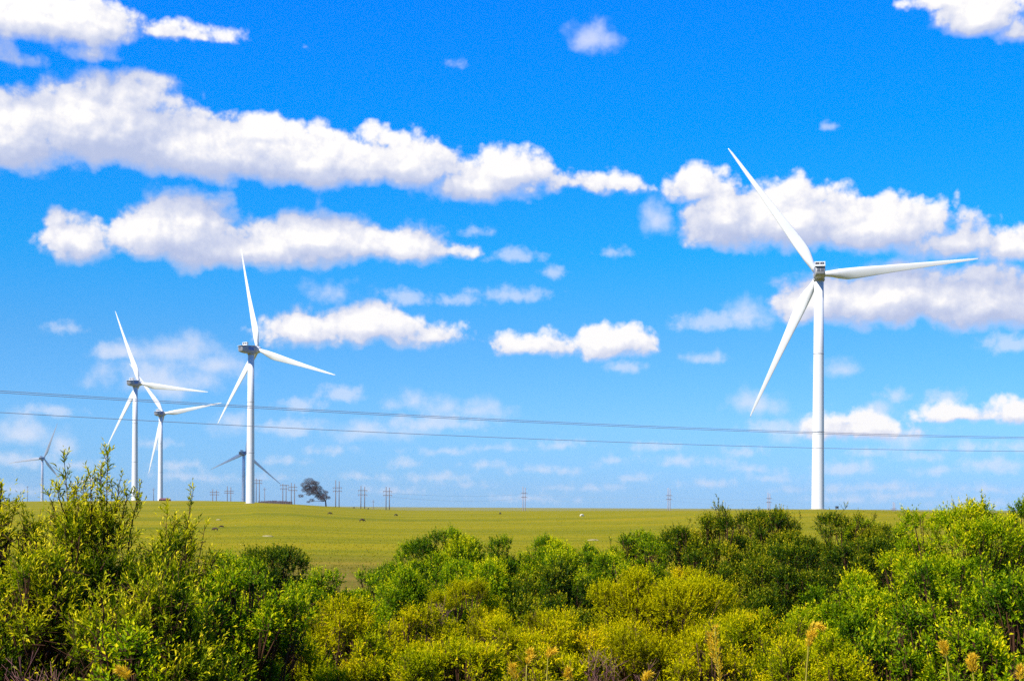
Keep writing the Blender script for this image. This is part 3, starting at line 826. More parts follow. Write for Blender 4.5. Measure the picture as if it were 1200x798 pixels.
def shed():
    p = P(193.2, 588.6, 1160); g = gz(p.x, p.y)
    root = empty('shed', (p.x, p.y, g), R(12)); tag(root, 'low shed with a rusty dark red roof at the foot of a turbine', 'shed')
    bm = bmesh.new(); box(bm, (0, 0, 0.5), (9.6, 4.6, 2.0)); bm_obj('wall', bm, M['shedwall'], root)
    bm = bmesh.new()
    vs = [bm.verts.new(q) for q in ((-5.2, -2.8, 1.4), (5.2, -2.8, 1.4), (5.2, 2.8, 1.4), (-5.2, 2.8, 1.4), (-3.2, 0, 2.7), (3.2, 0, 2.7))]
    for f in ((0, 1, 5, 4), (2, 3, 4, 5), (1, 2, 5), (3, 0, 4), (3, 2, 1, 0)): bm.faces.new([vs[i] for i in f])
    bm_obj('roof', bm, M['roof'], root)
    bm = bmesh.new(); box(bm, (1.5, -2.32, 0.45), (1.6, 0.06, 1.8)); bm_obj('door', bm, M['stone'], root)
    for s in (-2.6, -0.7):
        bm = bmesh.new(); box(bm, (s, -2.32, 0.8), (0.9, 0.06, 0.7)); bm_obj('window', bm, M['vent'], root)
shed()

def cabinet():
    p = P(980.8, 596.6, 484); g = gz(p.x, p.y)
    root = empty('equipment_cabinet', (p.x, p.y, g + 0.1), R(-15)); root.scale = (1.15, 1.15, 1.25); tag(root, 'small dark equipment cabinet on the ridge just right of the nearest turbine', 'cabinet')
    bm = bmesh.new(); box(bm, (0, 0, 0.55), (0.95, 0.5, 0.55), 0.03); bm_obj('body', bm, M['cabinet'], root)
    bm = bmesh.new(); box(bm, (0.03, -0.02, 0.86), (1.15, 0.64, 0.07), 0.015); bm_obj('lid', bm, M['cabinet'], root)
    for s in (-1, 1):
        bm = bmesh.new(); box(bm, (s*0.36, 0, 0.08), (0.1, 0.42, 0.4)); bm_obj('leg', bm, M['cabinet'], root)
    bm = bmesh.new(); box(bm, (-0.22, -0.26, 0.55), (0.42, 0.03, 0.45)); bm_obj('door', bm, M['vent'], root)
cabinet()

def rock(px, py, wpx, hpx, lab, seed):
    b = hit(px, py); rnd = random.Random(seed)
    s = b.y/F
    bm = bmesh.new(); bmesh.ops.create_icosphere(bm, subdivisions=3, radius=1)
    for v in bm.verts:
        k = 1 + 0.22*math.sin(v.co.x*3 + seed) * math.cos(v.co.y*4 + seed*2) + rnd.uniform(-.06, .06)
        v.co = Vector((v.co.x*wpx*s/2*k, v.co.y*wpx*s/2.6*k, max(v.co.z, -0.2)*hpx*s*k))
    o = bm_obj('boulder', bm, M['rock'], None, False, b); tag(o, lab, 'boulder', 'pale boulders in the field')
rock(256.3, 609.3, 6.2, 1.3, 'flat pale boulder in the field above the two brown cattle at left', 1)
rock(695, 633.2, 12, 1.6, 'flat pale boulder at the near edge of the field, above the treetops', 2)
rock(314, 628.5, 14, 1.4, 'low pale boulder in the field right of the two brown cattle', 3)

# ------------------------------------------------------------------ cattle
def cow_proto():
    def skin(name, verts, edges, sub=2):
        me = bpy.data.meshes.new(name + '_cage'); me.from_pydata([v[:3] for v in verts], edges, [])
        o = bpy.data.objects.new(name + '_cage', me); COL.objects.link(o)
        md = o.modifiers.new('s', 'SKIN'); o.modifiers.new('ss', 'SUBSURF').levels = sub
        for i, v in enumerate(verts):
            me.skin_vertices[0].data[i].radius = (v[3], v[4])
        me.skin_vertices[0].data[0].use_root = True
        dg = bpy.context.evaluated_depsgraph_get()
        out = bpy.data.meshes.new_from_object(o.evaluated_get(dg)); out.name = name
        bpy.data.objects.remove(o); bpy.data.meshes.remove(me)
        out.polygons.foreach_set('use_smooth', [True]*len(out.polygons))
        return out
    # x forward, head down grazing
    V = [(-0.75, 0, 1.02, .30, .33), (-0.3, 0, 0.95, .36, .36), (0.25, 0, 0.93, .36, .38), (0.7, 0, 0.98, .28, .36), (1.02, 0, 0.86, .17, .24), (1.26, 0, 0.56, .13, .17), (1.36, 0, 0.36, .13, .13), (1.5, 0, 0.12, .08, .09)]
    E = [(i, i+1) for i in range(7)]
    for sx, hip in ((0.58, 3), (-0.72, 0)):
        for s in (-1, 1):
            i = len(V)
            if hip == 3: V += [(sx + .04, s*.2, 0.68, .13, .14), (sx + .02, s*.2, 0.36, .075, .08), (sx, s*.2, 0.12, .055, .06), (sx + .03, s*.2, 0.03, .07, .06)]
            else: V += [(sx - .02, s*.2, 0.72, .15, .19), (sx + .02, s*.2, 0.52, .09, .11), (sx - .1, s*.2, 0.36, .065, .07), (sx - .04, s*.2, 0.12, .055, .06), (sx, s*.2, 0.03, .07, .06)]
            E.append((hip, i)); E += [(k, k+1) for k in range(i, len(V)-1)]
    body = skin('body', V, E)
    tail = skin('tail', [(-1.0, 0, 1.18, .04, .04), (-1.1, 0, 1.0, .03, .03), (-1.12, 0, .6, .025, .025), (-1.1, 0, .42, .05, .05), (-1.1, 0, .28, .02, .02)], [(0, 1), (1, 2), (2, 3), (3, 4)], 1)
    bm = bmesh.new()
    for s in (-1, 1): tube(bm, [(1.3, s*.1, .52), (1.28, s*.2, .56), (1.32, s*.27, .62)], [.03, .022, .006], 6)
    bmesh.ops.recalc_face_normals(bm, faces=bm.faces)
    horns = bpy.data.meshes.new('horns'); bm.to_mesh(horns); bm.free()
    bm = bmesh.new()
    for s in (-1, 1): loft(bm, [[(1.2, s*.11, .50), (1.24, s*.11, .46), (1.2, s*.11, .44)], [(1.16, s*.24, .49), (1.22, s*.25, .44), (1.16, s*.24, .41)], [(1.16, s*.31, .43), (1.18, s*.31, .42), (1.16, s*.31, .41)]])
    bmesh.ops.recalc_face_normals(bm, faces=bm.faces)
    ears = bpy.data.meshes.new('ears'); bm.to_mesh(ears); bm.free()
    return dict(body=body, tail=tail, horns=horns, ears=ears)
CP = cow_proto()
def cow(px, py, rz, hide, lab, scale=0.85):
    b = hit(px, py)
    root = empty('cow', b, R(rz)); root.scale = (scale,)*3
    tag(root, lab, 'cow', 'cattle grazing in the field')
    for nm, me in CP.items():
        m2 = me.copy(); m2.materials.clear(); m2.materials.append(M['horn'] if nm == 'horns' else M[hide])
        o = bpy.data.objects.new(nm, m2); COL.objects.link(o); o.parent = root
for c in ((252.4, 622.0, 160, 'cow_brown', 'brown cow nearest of the two at left, by the thin leafy shoot', .5),
          (258.8, 618.6, 15, 'cow_brown', 'brown cow just behind and right of another at left in the field', .42),
          (386.2, 603.0, 20, 'cow_brown', 'brown cow in the field straight below the windswept tree', .66),
          (424.0, 611.4, 30, 'cow_brown', 'brown cow standing closest in the middle of the field below the pylons', .66),
          (463.8, 604.8, 50, 'cow_black', 'dark cow in the field below the right end of the pylon row', .66),
          (586.2, 602.8, 110, 'cow_black', 'black cow in the field left of the lone pale pylon', .66),
          (681.6, 605.4, 35, 'cow_pale', 'cream white cow far out in the middle of the field', .66),
          (414.5, 595.6, 60, 'cow_brown', 'tiny brown cow on the skyline left of the middle pylon', .66),
          (431.4, 596.6, 80, 'cow_black', 'tiny black cow on the skyline just right of the middle pylon', .66)):
    cow(*c)

# ------------------------------------------------------------------ tall straw-coloured grasses at the front
def plume(rng, pts, width, n, L, W):
    """small spikelets round a line of points"""
    pts = np.array([tuple(p) for p in pts]); m = len(pts) - 1
    t = rng.uniform(0, m, n); i = np.minimum(t.astype(int), m - 1); f = (t - i)[:, None]
    base = pts[i]*(1-f) + pts[i+1]*f
    ax = unit(pts[i+1] - pts[i])
    rad = unit(np.cross(ax, rng.normal(size=(n, 3))))
    env = np.sin(np.clip(t/m, 0, 1)*2.7 + 0.4)
    base = base + rad*(width*np.clip(env, .15, 1)*rng.uniform(0, 1, n)**.7)[:, None]
    d = unit(ax*0.9 + rad*0.7 + rng.normal(size=(n, 3))*0.25)
    return base, d, unit(rng.normal(size=(n, 3))), L*rng.uniform(.6, 1.3, n), W*rng.uniform(.6, 1.3, n), rng.uniform(0, 1, n)

def straw(lab, Y, footpx, heads, seed):
    """heads: list of (list of px points along the head, width px)"""
    rng = np.random.default_rng(seed); rnd = random.Random(seed)
    q = P(footpx[0], footpx[1], Y); g = gz(q.x, Y)
    o = Vector((q.x, Y, g))
    root = empty('seeding_grass', o); tag(root, lab, 'grass stalk', 'tall straw-coloured seeding grasses in front', 'thing')
    bm = bmesh.new()
    for k, (pp, wpx) in enumerate(heads):
        hp = [P(a, b, Y + 0.05*k) - o for a, b in pp]
        foot = Vector((rnd.uniform(-.05, .05), rnd.uniform(-.05, .05), -0.03))
        low = P(footpx[0] + rnd.uniform(-1, 1), footpx[1], Y) - o
        st = [foot, foot.lerp(low, 0.5) + Vector((rnd.uniform(-.04, .04), 0, 0)), low, low.lerp(hp[0], .5)] + hp
        tube(bm, st, [.006, .006, .0055, .005] + [.004]*len(hp), 5)
        A = plume(rng, hp, wpx/F*Y/2*0.75, int(46*len(hp)*max(1, wpx/6)), 0.04, 0.005)
        leaf_mesh('seed_head', *A, M['straw'], root)
    bm_obj('stalk', bm, M['stalk'], root, True)
    # long narrow blades at the foot
    n = 9
    bl = bmesh.new()
    for k in range(n):
        a = rnd.uniform(0, 6.28); ln = rnd.uniform(.5, .9); bw = .009
        d = Vector((math.cos(a), math.sin(a), 0)); s = Vector((-d.y, d.x, 0))*bw
        pts = [Vector((0, 0, 0)), d*.12*ln + Vector((0, 0, .5*ln)), d*.35*ln + Vector((0, 0, .8*ln)), d*.65*ln + Vector((0, 0, .82*ln))]
        vs = [(bl.verts.new(p - s*(1 - i/3.2)), bl.verts.new(p + s*(1 - i/3.2))) for i, p in enumerate(pts)]
        for u_, v_ in zip(vs, vs[1:]): bl.faces.new((u_[0], u_[1], v_[1], v_[0]))
    bm_obj('blades', bl, M['stalk'], root)
straw('tall straw plume with two drooping heads, low right of the middle', 10.0, (944, 797), [([(947, 758), (948, 750), (950, 744), (953, 742)], 8), ([(949, 745), (951, 737), (955, 732), (960, 732), (964, 735)], 6)], 1)
straw('dense straw spikes standing close together below the tufted tree', 10.0, (844, 797), [([(844, 800), (842, 780), (839, 762), (838, 748), (838, 734)], 6), ([(839, 775), (834, 762), (832, 750), (831, 743)], 5)], 2)
straw('single nodding straw seed head at the bottom, right one of a close pair', 10.0, (641, 797), [([(642, 772), (643, 767), (646, 763), (650, 763)], 7)], 3)
straw('fluffy straw seed head at the bottom, left one of a close pair', 9.6, (617, 797), [([(617, 779), (619, 774), (622, 769), (621, 763)], 7)], 4)
straw('round straw seed head before the bottom right bush', 10.0, (1112, 797), [([(1109, 768), (1107, 762), (1106, 757), (1105, 754)], 8)], 5)
straw('brightest straw seed head low at the right beneath the large green bush', 9.5, (1141, 797), [([(1140, 788), (1140, 780), (1139, 774), (1141, 769)], 11)], 6)
straw('straw seed head in the bottom right corner', 9.5, (1195, 800), [([(1195, 797), (1195, 791), (1196, 786), (1196, 782)], 5)], 7)
straw('pale straw plume at the bottom left by the small pale green bush', 9.0, (140, 800), [([(150, 796), (148, 790), (144, 786), (139, 784)], 9)], 8)
straw('straw seed heads at the bottom edge left of the two nodding heads', 9.0, (606, 800), [([(604, 797), (603, 790), (600, 784), (601, 779)], 6), ([(672, 797), (668, 793), (665, 789), (666, 785)], 6)], 9)
straw('straw tuft at the bottom edge between dome shrub and straw spikes', 9.0, (757, 802), [([(756, 800), (756, 796), (758, 792), (761, 789)], 6)], 10)

# bare reddish-grey twig bushes
def twigs(lab, cx, top, hw, Y, seed, n=16):
    rnd = random.Random(seed)
    t = P(cx, top, Y); g = gz(t.x, Y); o = Vector((t.x, Y, g)); Ht = t.z - g; w = hw/F*Y
    root = empty('bare_shrub', o); tag(root, lab, 'bare shrub', 'leafless twiggy shrubs in front')
    bm = bmesh.new()
    for k in range(n):
        tip = Vector((rnd.uniform(-1, 1)*w, rnd.uniform(-.5, .5)*w, Ht*rnd.uniform(.8, 1)))
        b0 = Vector((rnd.uniform(-.3, .3)*w, rnd.uniform(-.3, .3)*w, -.05))
        m1 = b0.lerp(tip, .5) + Vector((rnd.uniform(-.1, .1)*w, 0, 0))
        tube(bm, [b0, m1, tip], [.009, .006, .002], 5)
        for j in range(24):
            s = rnd.uniform(.62, .98); p = b0.lerp(tip, s) + (m1 - b0.lerp(tip, .5))*(1 - abs(2*s - 1))
            e = p + Vector((rnd.gauss(0, 1)*.7, rnd.gauss(0, .7), rnd.uniform(.4, 1.2))).normalized()*rnd.uniform(.15, .38)
            tube(bm, [p, e], [.0035, .0015], 4)
            tube(bm, [p.lerp(e, .5), p.lerp(e, .5) + Vector((rnd.gauss(0, .6), rnd.gauss(0, .6), .8)).normalized()*.14], [.003, .0015], 3)
    bm_obj('branches', bm, M['twig'], root, True)
twigs('bare pinkish twigs showing under the left half of the yellow dome shrub', 706, 756, 22, 18, 1, 5)
twigs('bare pinkish twigs showing under the right half of the yellow dome shrub', 750, 758, 16, 18, 2, 4)
twigs('bare reddish stems in the lower left corner before the dark bush', 52, 768, 34, 11.5, 3, 4)
twigs('bare grey twigs between the brownish olive shrub and its green neighbours', 512, 708, 18, 26, 4, 12)

# ------------------------------------------------------------------ sky and sun
SUN_EL, SUN_AZ = R(46), R(50)     # azimuth measured from straight behind the camera towards the left
sd = Vector((-math.sin(SUN_AZ)*math.cos(SUN_EL), -math.cos(SUN_AZ)*math.cos(SUN_EL), math.sin(SUN_EL)))
sun = bpy.data.lights.new('sun', 'SUN'); sun.energy = 5.0; sun.angle = R(0.5); sun.color = (1.0, 0.95, 0.87)
so = bpy.data.objects.new('sun', sun); COL.objects.link(so)
so.rotation_euler = (-sd).to_track_quat('-Z', 'Y').to_euler(); so.location = (0, 0, 200)

STRONG = [ # px centre, radii
 (50, 22, 110, 32), (195, 40, 60, 9), (110, 62, 28, 9), (8, 68, 28, 13), (120, 28, 60, 20),
 (10, 155, 75, 50), (125, 145, 120, 54), (135, 108, 62, 27), (240, 174, 115, 42), (360, 186, 105, 38), (300, 155, 70, 22), (470, 194, 85, 32), (455, 168, 36, 16), (560, 216, 70, 23), (602, 198, 52, 25), (690, 217, 66, 14), (735, 221, 28, 7),
 (210, 268, 76, 48), (92, 280, 40, 26), (72, 262, 18, 12), (290, 290, 118, 28), (370, 275, 68, 36), (460, 286, 72, 25), (520, 294, 32, 12),
 (365, 388, 55, 23), (435, 382, 58, 25), (498, 395, 40, 12),
 (625, 406, 32, 16), (712, 400, 46, 21), (660, 410, 24, 7),
 (815, 216, 34, 23), (852, 254, 50, 44), (930, 254, 84, 44), (1025, 262, 88, 37), (1110, 280, 78, 24), (1185, 286, 50, 21),
 (955, 350, 50, 32), (1045, 346, 88, 39), (1105, 350, 50, 36), (1160, 352, 80, 38), (1215, 346, 46, 32),
 (1150, 18, 48, 28), (1110, 2, 38, 12), (1195, 38, 22, 18),
 (1185, 486, 22, 15), (1122, 488, 40, 12), (1005, 505, 58, 15), (990, 495, 26, 11),
]
STRONG = [(x_, y_ + 0.20*r_*(r_ > 20), w_, r_*(1.12 if r_ > 20 else 1.06)) for x_, y_, w_, r_ in STRONG]
WISPY = [
 (895, 472, 34, 18),
 (695, 45, 30, 24), (770, 260, 22, 24), (648, 318, 14, 9), (972, 148, 8, 7), (535, 76, 8, 5),
 (205, 412, 80, 20), (190, 445, 85, 24), (135, 412, 25, 12), (250, 430, 40, 18), (385, 343, 32, 13), (475, 350, 24, 12), (540, 353, 30, 8), (560, 270, 16, 6),
 (25, 508, 34, 20), (60, 482, 26, 8), (70, 520, 26, 16), (20, 540, 40, 10), (275, 497, 26, 16), (352, 475, 24, 10), (340, 502, 34, 12), (400, 462, 30, 12), (486, 472, 34, 18), (550, 482, 60, 14), (440, 507, 70, 13), (510, 497, 66, 10),
 (835, 378, 46, 12), (880, 370, 26, 20), (825, 420, 22, 8), (987, 434, 20, 13), (1030, 482, 30, 14), (1108, 466, 22, 10), (1050, 462, 18, 8), (1055, 512, 40, 14), (905, 500, 34, 9), (935, 505, 28, 14), (730, 430, 22, 8), (605, 300, 30, 10), (720, 296, 18, 7),
 (640, 551, 44, 6), (470, 543, 18, 7), (510, 560, 34, 6), (570, 545, 20, 5), (832, 567, 28, 6), (800, 541, 36, 6), (992, 549, 34, 11), (1100, 552, 26, 6), (1166, 547, 36, 10), (960, 572, 40, 5), (1040, 570, 34, 5), (210, 545, 26, 7), (240, 560, 30, 5), (205, 558, 20, 5), (545, 568, 24, 4), (690, 572, 30, 4), (720, 540, 20, 4), (425, 560, 30, 4),
 (1060, 580, 60, 5), (520, 530, 30, 5), (585, 525, 24, 4), (660, 520, 26, 5), (745, 560, 22, 5), (770, 525, 24, 5), (865, 530, 22, 6), (905, 560, 24, 5), (1075, 535, 30, 6), (1130, 525, 26, 6), (1190, 525, 20, 8), (1020, 530, 22, 6), (330, 540, 24, 5), (385, 528, 22, 5), (300, 560, 26, 4), (460, 575, 30, 4), (620, 585, 40, 4), (90, 545, 26, 6), (15, 575, 30, 6), (180, 520, 20, 6), (985, 585, 30, 4), (1140, 590, 40, 4), (880, 550, 26, 6), (1160, 575, 40, 5), (600, 345, 40, 10), (70, 384, 20, 6), (1180, 405, 30, 12),
]
def skyc(px, py):
    u, v = uv(px, py)
    return math.atan(u)*F/100, v/math.sqrt(1 + u*u)*F/100

world = bpy.data.worlds.new('World'); sc.world = world; world.use_nodes = True
nt = world.node_tree
for n in list(nt.nodes): nt.nodes.remove(n)
Lk = nt.links.new

def field_group(name, ells, warp, amp, flat, billow=0.0, nscale=2.8):
    g = bpy.data.node_groups.new(name, 'ShaderNodeTree')
    g.interface.new_socket('P', in_out='INPUT', socket_type='NodeSocketVector')
    g.interface.new_socket('D', in_out='OUTPUT', socket_type='NodeSocketFloat')
    gi = g.nodes.new('NodeGroupInput'); go = g.nodes.new('NodeGroupOutput')
    lk = g.links.new
    # billowing warp
    nz = g.nodes.new('ShaderNodeTexNoise'); nz.noise_dimensions = '2D'; nz.inputs['Scale'].default_value = 1.3; nz.inputs['Detail'].default_value = 3; nz.inputs['Roughness'].default_value = 0.55
    lk(gi.outputs[0], nz.inputs['Vector'])
    wv = g.nodes.new('ShaderNodeVectorMath'); wv.operation = 'MULTIPLY_ADD'
    wv.inputs[1].default_value = (warp, warp*0.7, 0); 
    lk(nz.outputs['Color'], wv.inputs[0])
    sh = g.nodes.new('ShaderNodeVectorMath'); sh.operation = 'ADD'; sh.inputs[1].default_value = (-warp/2, -warp*0.35, 0)
    lk(gi.outputs[0], sh.inputs[0]); lk(sh.outputs[0], wv.inputs[2])
    p = wv.outputs[0]
    acc = None
    for (px, py, rx, ry) in ells:
        cx, cy = skyc(px, py); ix, iy = 100/rx, 100/ry
        a = g.nodes.new('ShaderNodeVectorMath'); a.operation = 'MULTIPLY_ADD'
        a.inputs[1].default_value = (ix, iy, 0); a.inputs[2].default_value = (-cx*ix, -cy*iy, 0)
        lk(p, a.inputs[0])
        m = g.nodes.new('ShaderNodeVectorMath'); m.operation = 'MULTIPLY'; m.inputs[1].default_value = (-1, -flat, 0); lk(a.outputs[0], m.inputs[0])
        x = g.nodes.new('ShaderNodeVectorMath'); x.operation = 'MAXIMUM'; lk(a.outputs[0], x.inputs[0]); lk(m.outputs[0], x.inputs[1])
        l = g.nodes.new('ShaderNodeVectorMath'); l.operation = 'LENGTH'; lk(x.outputs[0], l.inputs[0])
        s = min(ry, 45)/100
        d = g.nodes.new('ShaderNodeMath'); d.operation = 'MULTIPLY_ADD'; d.inputs[1].default_value = -s; d.inputs[2].default_value = s
        lk(l.outputs['Value'], d.inputs[0])
        if acc is None: acc = d.outputs[0]
        else:
            mm = g.nodes.new('ShaderNodeMath'); mm.operation = 'SMOOTH_MAX'; mm.inputs[2].default_value = 0.06
            lk(acc, mm.inputs[0]); lk(d.outputs[0], mm.inputs[1]); acc = mm.outputs[0]
    n2 = g.nodes.new('ShaderNodeTexNoise'); n2.noise_dimensions = '2D'; n2.inputs['Scale'].default_value = nscale; n2.inputs['Detail'].default_value = 8; n2.inputs['Roughness'].default_value = 0.56
    n2.inputs['Lacunarity'].default_value = 2.1
    lk(gi.outputs[0], n2.inputs['Vector'])
    e = g.nodes.new('ShaderNodeMath'); e.operation = 'MULTIPLY_ADD'; e.inputs[1].default_value = amp
    lk(n2.outputs['Fac'], e.inputs[0])
    e0 = g.nodes.new('ShaderNodeMath'); e0.operation = 'ADD'; e0.inputs[1].default_value = -amp*0.5; lk(acc, e0.inputs[0]); lk(e0.outputs[0], e.inputs[2])
    vo = g.nodes.new('ShaderNodeTexVoronoi'); vo.voronoi_dimensions = '2D'; vo.inputs['Scale'].default_value = 2.6
    vo.inputs['Detail'].default_value = 3.0; vo.inputs['Roughness'].default_value = 0.55; vo.normalize = True
    lk(p, vo.inputs['Vector'])
    ve = g.nodes.new('ShaderNodeMath'); ve.operation = 'MULTIPLY_ADD'; ve.inputs[1].default_value = -billow; lk(vo.outputs['Distance'], ve.inputs[0])
    vb = g.nodes.new('ShaderNodeMath'); vb.operation = 'ADD'; vb.inputs[1].default_value = billow*0.4; lk(e.outputs[0], vb.inputs[0]); lk(vb.outputs[0], ve.inputs[2])
    lk(ve.outputs[0], go.inputs[0])
    return g

tc = N(nt, 'ShaderNodeTexCoord')
sp = N(nt, 'ShaderNodeSeparateXYZ'); Lk(tc.outputs['Generated'], sp.inputs[0])
az = N(nt, 'ShaderNodeMath', operation='ARCTAN2'); Lk(sp.outputs['X'], az.inputs[0]); Lk(sp.outputs['Y'], az.inputs[1])
xx = N(nt, 'ShaderNodeMath', operation='MULTIPLY'); Lk(sp.outputs['X'], xx.inputs[0]); Lk(sp.outputs['X'], xx.inputs[1])
yy = N(nt, 'ShaderNodeMath', operation='MULTIPLY_ADD'); Lk(sp.outputs['Y'], yy.inputs[0]); Lk(sp.outputs['Y'], yy.inputs[1]); Lk(xx.outputs[0], yy.inputs[2])
hy = N(nt, 'ShaderNodeMath', operation='SQRT'); Lk(yy.outputs[0], hy.inputs[0])
tt = N(nt, 'ShaderNodeMath', operation='DIVIDE'); Lk(sp.outputs['Z'], tt.inputs[0]); Lk(hy.outputs[0], tt.inputs[1])
cm = N(nt, 'ShaderNodeCombineXYZ'); Lk(az.outputs[0], cm.inputs[0]); Lk(tt.outputs[0], cm.inputs[1])
pv = N(nt, 'ShaderNodeVectorMath', operation='SCALE'); pv.inputs['Scale'].default_value = F/100; Lk(cm.outputs[0], pv.inputs[0])
po = N(nt, 'ShaderNodeVectorMath', operation='ADD'); po.inputs[1].default_value = (-0.05, 0.07, 0); Lk(pv.outputs[0], po.inputs[0])
pf = N(nt, 'ShaderNodeVectorMath', operation='ADD'); pf.inputs[1].default_value = (-0.16, 0.44, 0); Lk(pv.outputs[0], pf.inputs[0])
def mr(src, a, b, c, d, typ='SMOOTHSTEP'):
    n = N(nt, 'ShaderNodeMapRange', interpolation_type=typ, i_1=a, i_2=b, i_3=c, i_4=d); Lk(src, n.inputs[0]); return n.outputs[0]
# blue sky: Nishita, graded by elevation to the deep saturated blue of the photograph
sky = N(nt, 'ShaderNodeTexSky', sky_type='NISHITA', sun_disc=False)
sky.sun_elevation = SUN_EL; sky.sun_rotation = math.atan2(sd.x, sd.y); sky.air_density = 1.0; sky.dust_density = 0.0; sky.ozone_density = 4.0
tint = ramp(nt, [(0.006, (0.36, 0.72, 1.52)), (0.143, (0.45, 0.88, 1.50)), (0.294, (0.32, 0.91, 1.47)), (0.446, (0.07, 1.02, 1.70)), (0.674, (0.0, 1.07, 2.10)), (0.87, (0.0, 1.09, 2.45))])
ev = mr(tt.outputs[0], 0.0, 0.4, 0, 1, 'LINEAR')
Lk(ev, tint.inputs[0])
sm = N(nt, 'ShaderNodeMixRGB', blend_type='MULTIPLY', i_0=1.0); Lk(sky.outputs[0], sm.inputs[1]); Lk(tint.outputs[0], sm.inputs[2])
STR = 0.1*2**-0.85
psep = N(nt, 'ShaderNodeSeparateXYZ'); Lk(pv.outputs[0], psep.inputs[0])

def use(g, src):
    n = N(nt, 'ShaderNodeGroup'); n.node_tree = g; Lk(src.outputs[0], n.inputs[0]); return n.outputs[0]

def sky_tile(x0, x1, y0, y1, tag_):
    """one patch of the sky with the clouds that reach into it"""
    def near(e, pad):
        cx, cy = skyc(e[0], e[1]); rx, ry = e[2]/100 + pad, e[3]/100 + pad
        return x0 - rx < cx < x1 + rx and y0 - ry < cy < y1 + ry
    S = [e for e in STRONG if near(e, 0.42)]
    W = [e for e in WISPY if near(e, 0.42) and e[3] > 12]
    Q = [e for e in WISPY if near(e, 0.22) and e[3] <= 12]
    col = sm.outputs[0]
    for lst, nm_, wp, am, sc2, lo, hi, op in ((Q, 'puffs', 0.14, 0.19, 6.5, -0.04, 0.09, 0.54), (W, 'wisps', 0.28, 0.40, 2.8, -0.06, 0.24, 0.70)):
        if not lst: continue
        w0 = use(field_group(nm_ + tag_, lst, wp, am, 1.3, 0.0, sc2), pv)
        covw = mr(w0, lo, hi, 0, op)
        mw = N(nt, 'ShaderNodeMixRGB'); Lk(covw, mw.inputs[0]); Lk(col, mw.inputs[1]); mw.inputs[2].default_value = (8.4, 8.7, 9.8, 1)
        col = mw.outputs[0]
    if S:
        g = field_group('cumulus' + tag_, S, 0.28, 0.34, 1.6, 0.30, 2.4)
        d0, d1 = use(g, pv), use(g, po)
        d2 = use(g, pf)
        df = N(nt, 'ShaderNodeMath', operation='SUBTRACT'); Lk(d0, df.inputs[0]); Lk(d1, df.inputs[1])
        dg_ = N(nt, 'ShaderNodeMath', operation='SUBTRACT'); Lk(d0, dg_.inputs[0]); Lk(d2, dg_.inputs[1])
        relief = mr(df.outputs[0], -0.10, 0.10, -0.20, 0.20, 'LINEAR')
        broad = mr(dg_.outputs[0], -0.13, 0.45, 0.0, 1.0, 'LINEAR')
        su = N(nt, 'ShaderNodeMath', operation='ADD', use_clamp=True); Lk(relief, su.inputs[0]); Lk(broad, su.inputs[1])
        lit = su.outputs[0]
        wid = mr(lit, 0.15, 0.75, 0.20, 0.075, 'LINEAR')
        cv = N(nt, 'ShaderNodeMapRange', interpolation_type='SMOOTHSTEP', i_1=-0.05, i_3=0.0, i_4=1.0); Lk(d0, cv.inputs[0]); Lk(wid, cv.inputs[2])
        cov = cv.outputs[0]
        thin = mr(d0, 0.0, 0.16, 0.5, 0.0)
        l2 = N(nt, 'ShaderNodeMath', operation='MAXIMUM'); Lk(lit, l2.inputs[0]); Lk(thin, l2.inputs[1])
        ccol = ramp(nt, [(0.0, (0.50, 0.57, 0.80)), (0.3, (0.60, 0.655, 0.85)), (0.58, (0.74, 0.77, 0.90)), (0.82, (0.90, 0.90, 0.96)), (1.0, (1.03, 1.01, 1.0))]); Lk(l2.outputs[0], ccol.inputs[0])
        sc_ = N(nt, 'ShaderNodeVectorMath', operation='SCALE'); sc_.inputs['Scale'].default_value = 10.0; Lk(ccol.outputs[0], sc_.inputs[0])
        mc = N(nt, 'ShaderNodeMixRGB'); Lk(cov, mc.inputs[0]); Lk(col, mc.inputs[1]); Lk(sc_.outputs[0], mc.inputs[2])
        col = mc.outputs[0]
    b = N(nt, 'ShaderNodeBackground'); b.inputs['Strength'].default_value = STR; Lk(col, b.inputs[0])
    return b.outputs[0]

def split(a, b, axis, at):
    """a where the coordinate is below 'at', else b"""
    if a is None or b is None: return a or b
    c = N(nt, 'ShaderNodeMath', operation='GREATER_THAN', i_1=at); Lk(psep.outputs[axis], c.inputs[0])
    m = N(nt, 'ShaderNodeMixShader'); Lk(c.outputs[0], m.inputs[0]); Lk(a, m.inputs[1]); Lk(b, m.inputs[2])
    return m.outputs[0]

def tree(x0, x1, y0, y1, nx, ny):
    if nx == 1 and ny == 1: return sky_tile(x0, x1, y0, y1, '_%d_%d' % (round(x0*10), round(y0*10)))
    if nx >= ny:
        k = nx//2; xm = x0 + (x1 - x0)*k/nx
        return split(tree(x0, xm, y0, y1, k, ny), tree(xm, x1, y0, y1, nx - k, ny), 'X', xm)
    k = ny//2; ym = y0 + (y1 - y0)*k/ny
    return split(tree(x0, x1, y0, ym, nx, k), tree(x0, x1, ym, y1, nx, ny - k), 'Y', ym)
def plain():
    b = N(nt, 'ShaderNodeBackground'); b.inputs['Strength'].default_value = STR; Lk(sm.outputs[0], b.inputs[0]); return b.outputs[0]
XA, XB, YA, YB = -7.6, 7.6, -0.1, 7.2
core = tree(XA, XB, YA, YB, 10, 5)
core = split(plain(), core, 'X', XA); core = split(core, plain(), 'X', XB)
core = split(plain(), core, 'Y', YA); bgout = split(core, plain(), 'Y', YB)
wo = N(nt, 'ShaderNodeOutputWorld'); Lk(bgout, wo.inputs[0])

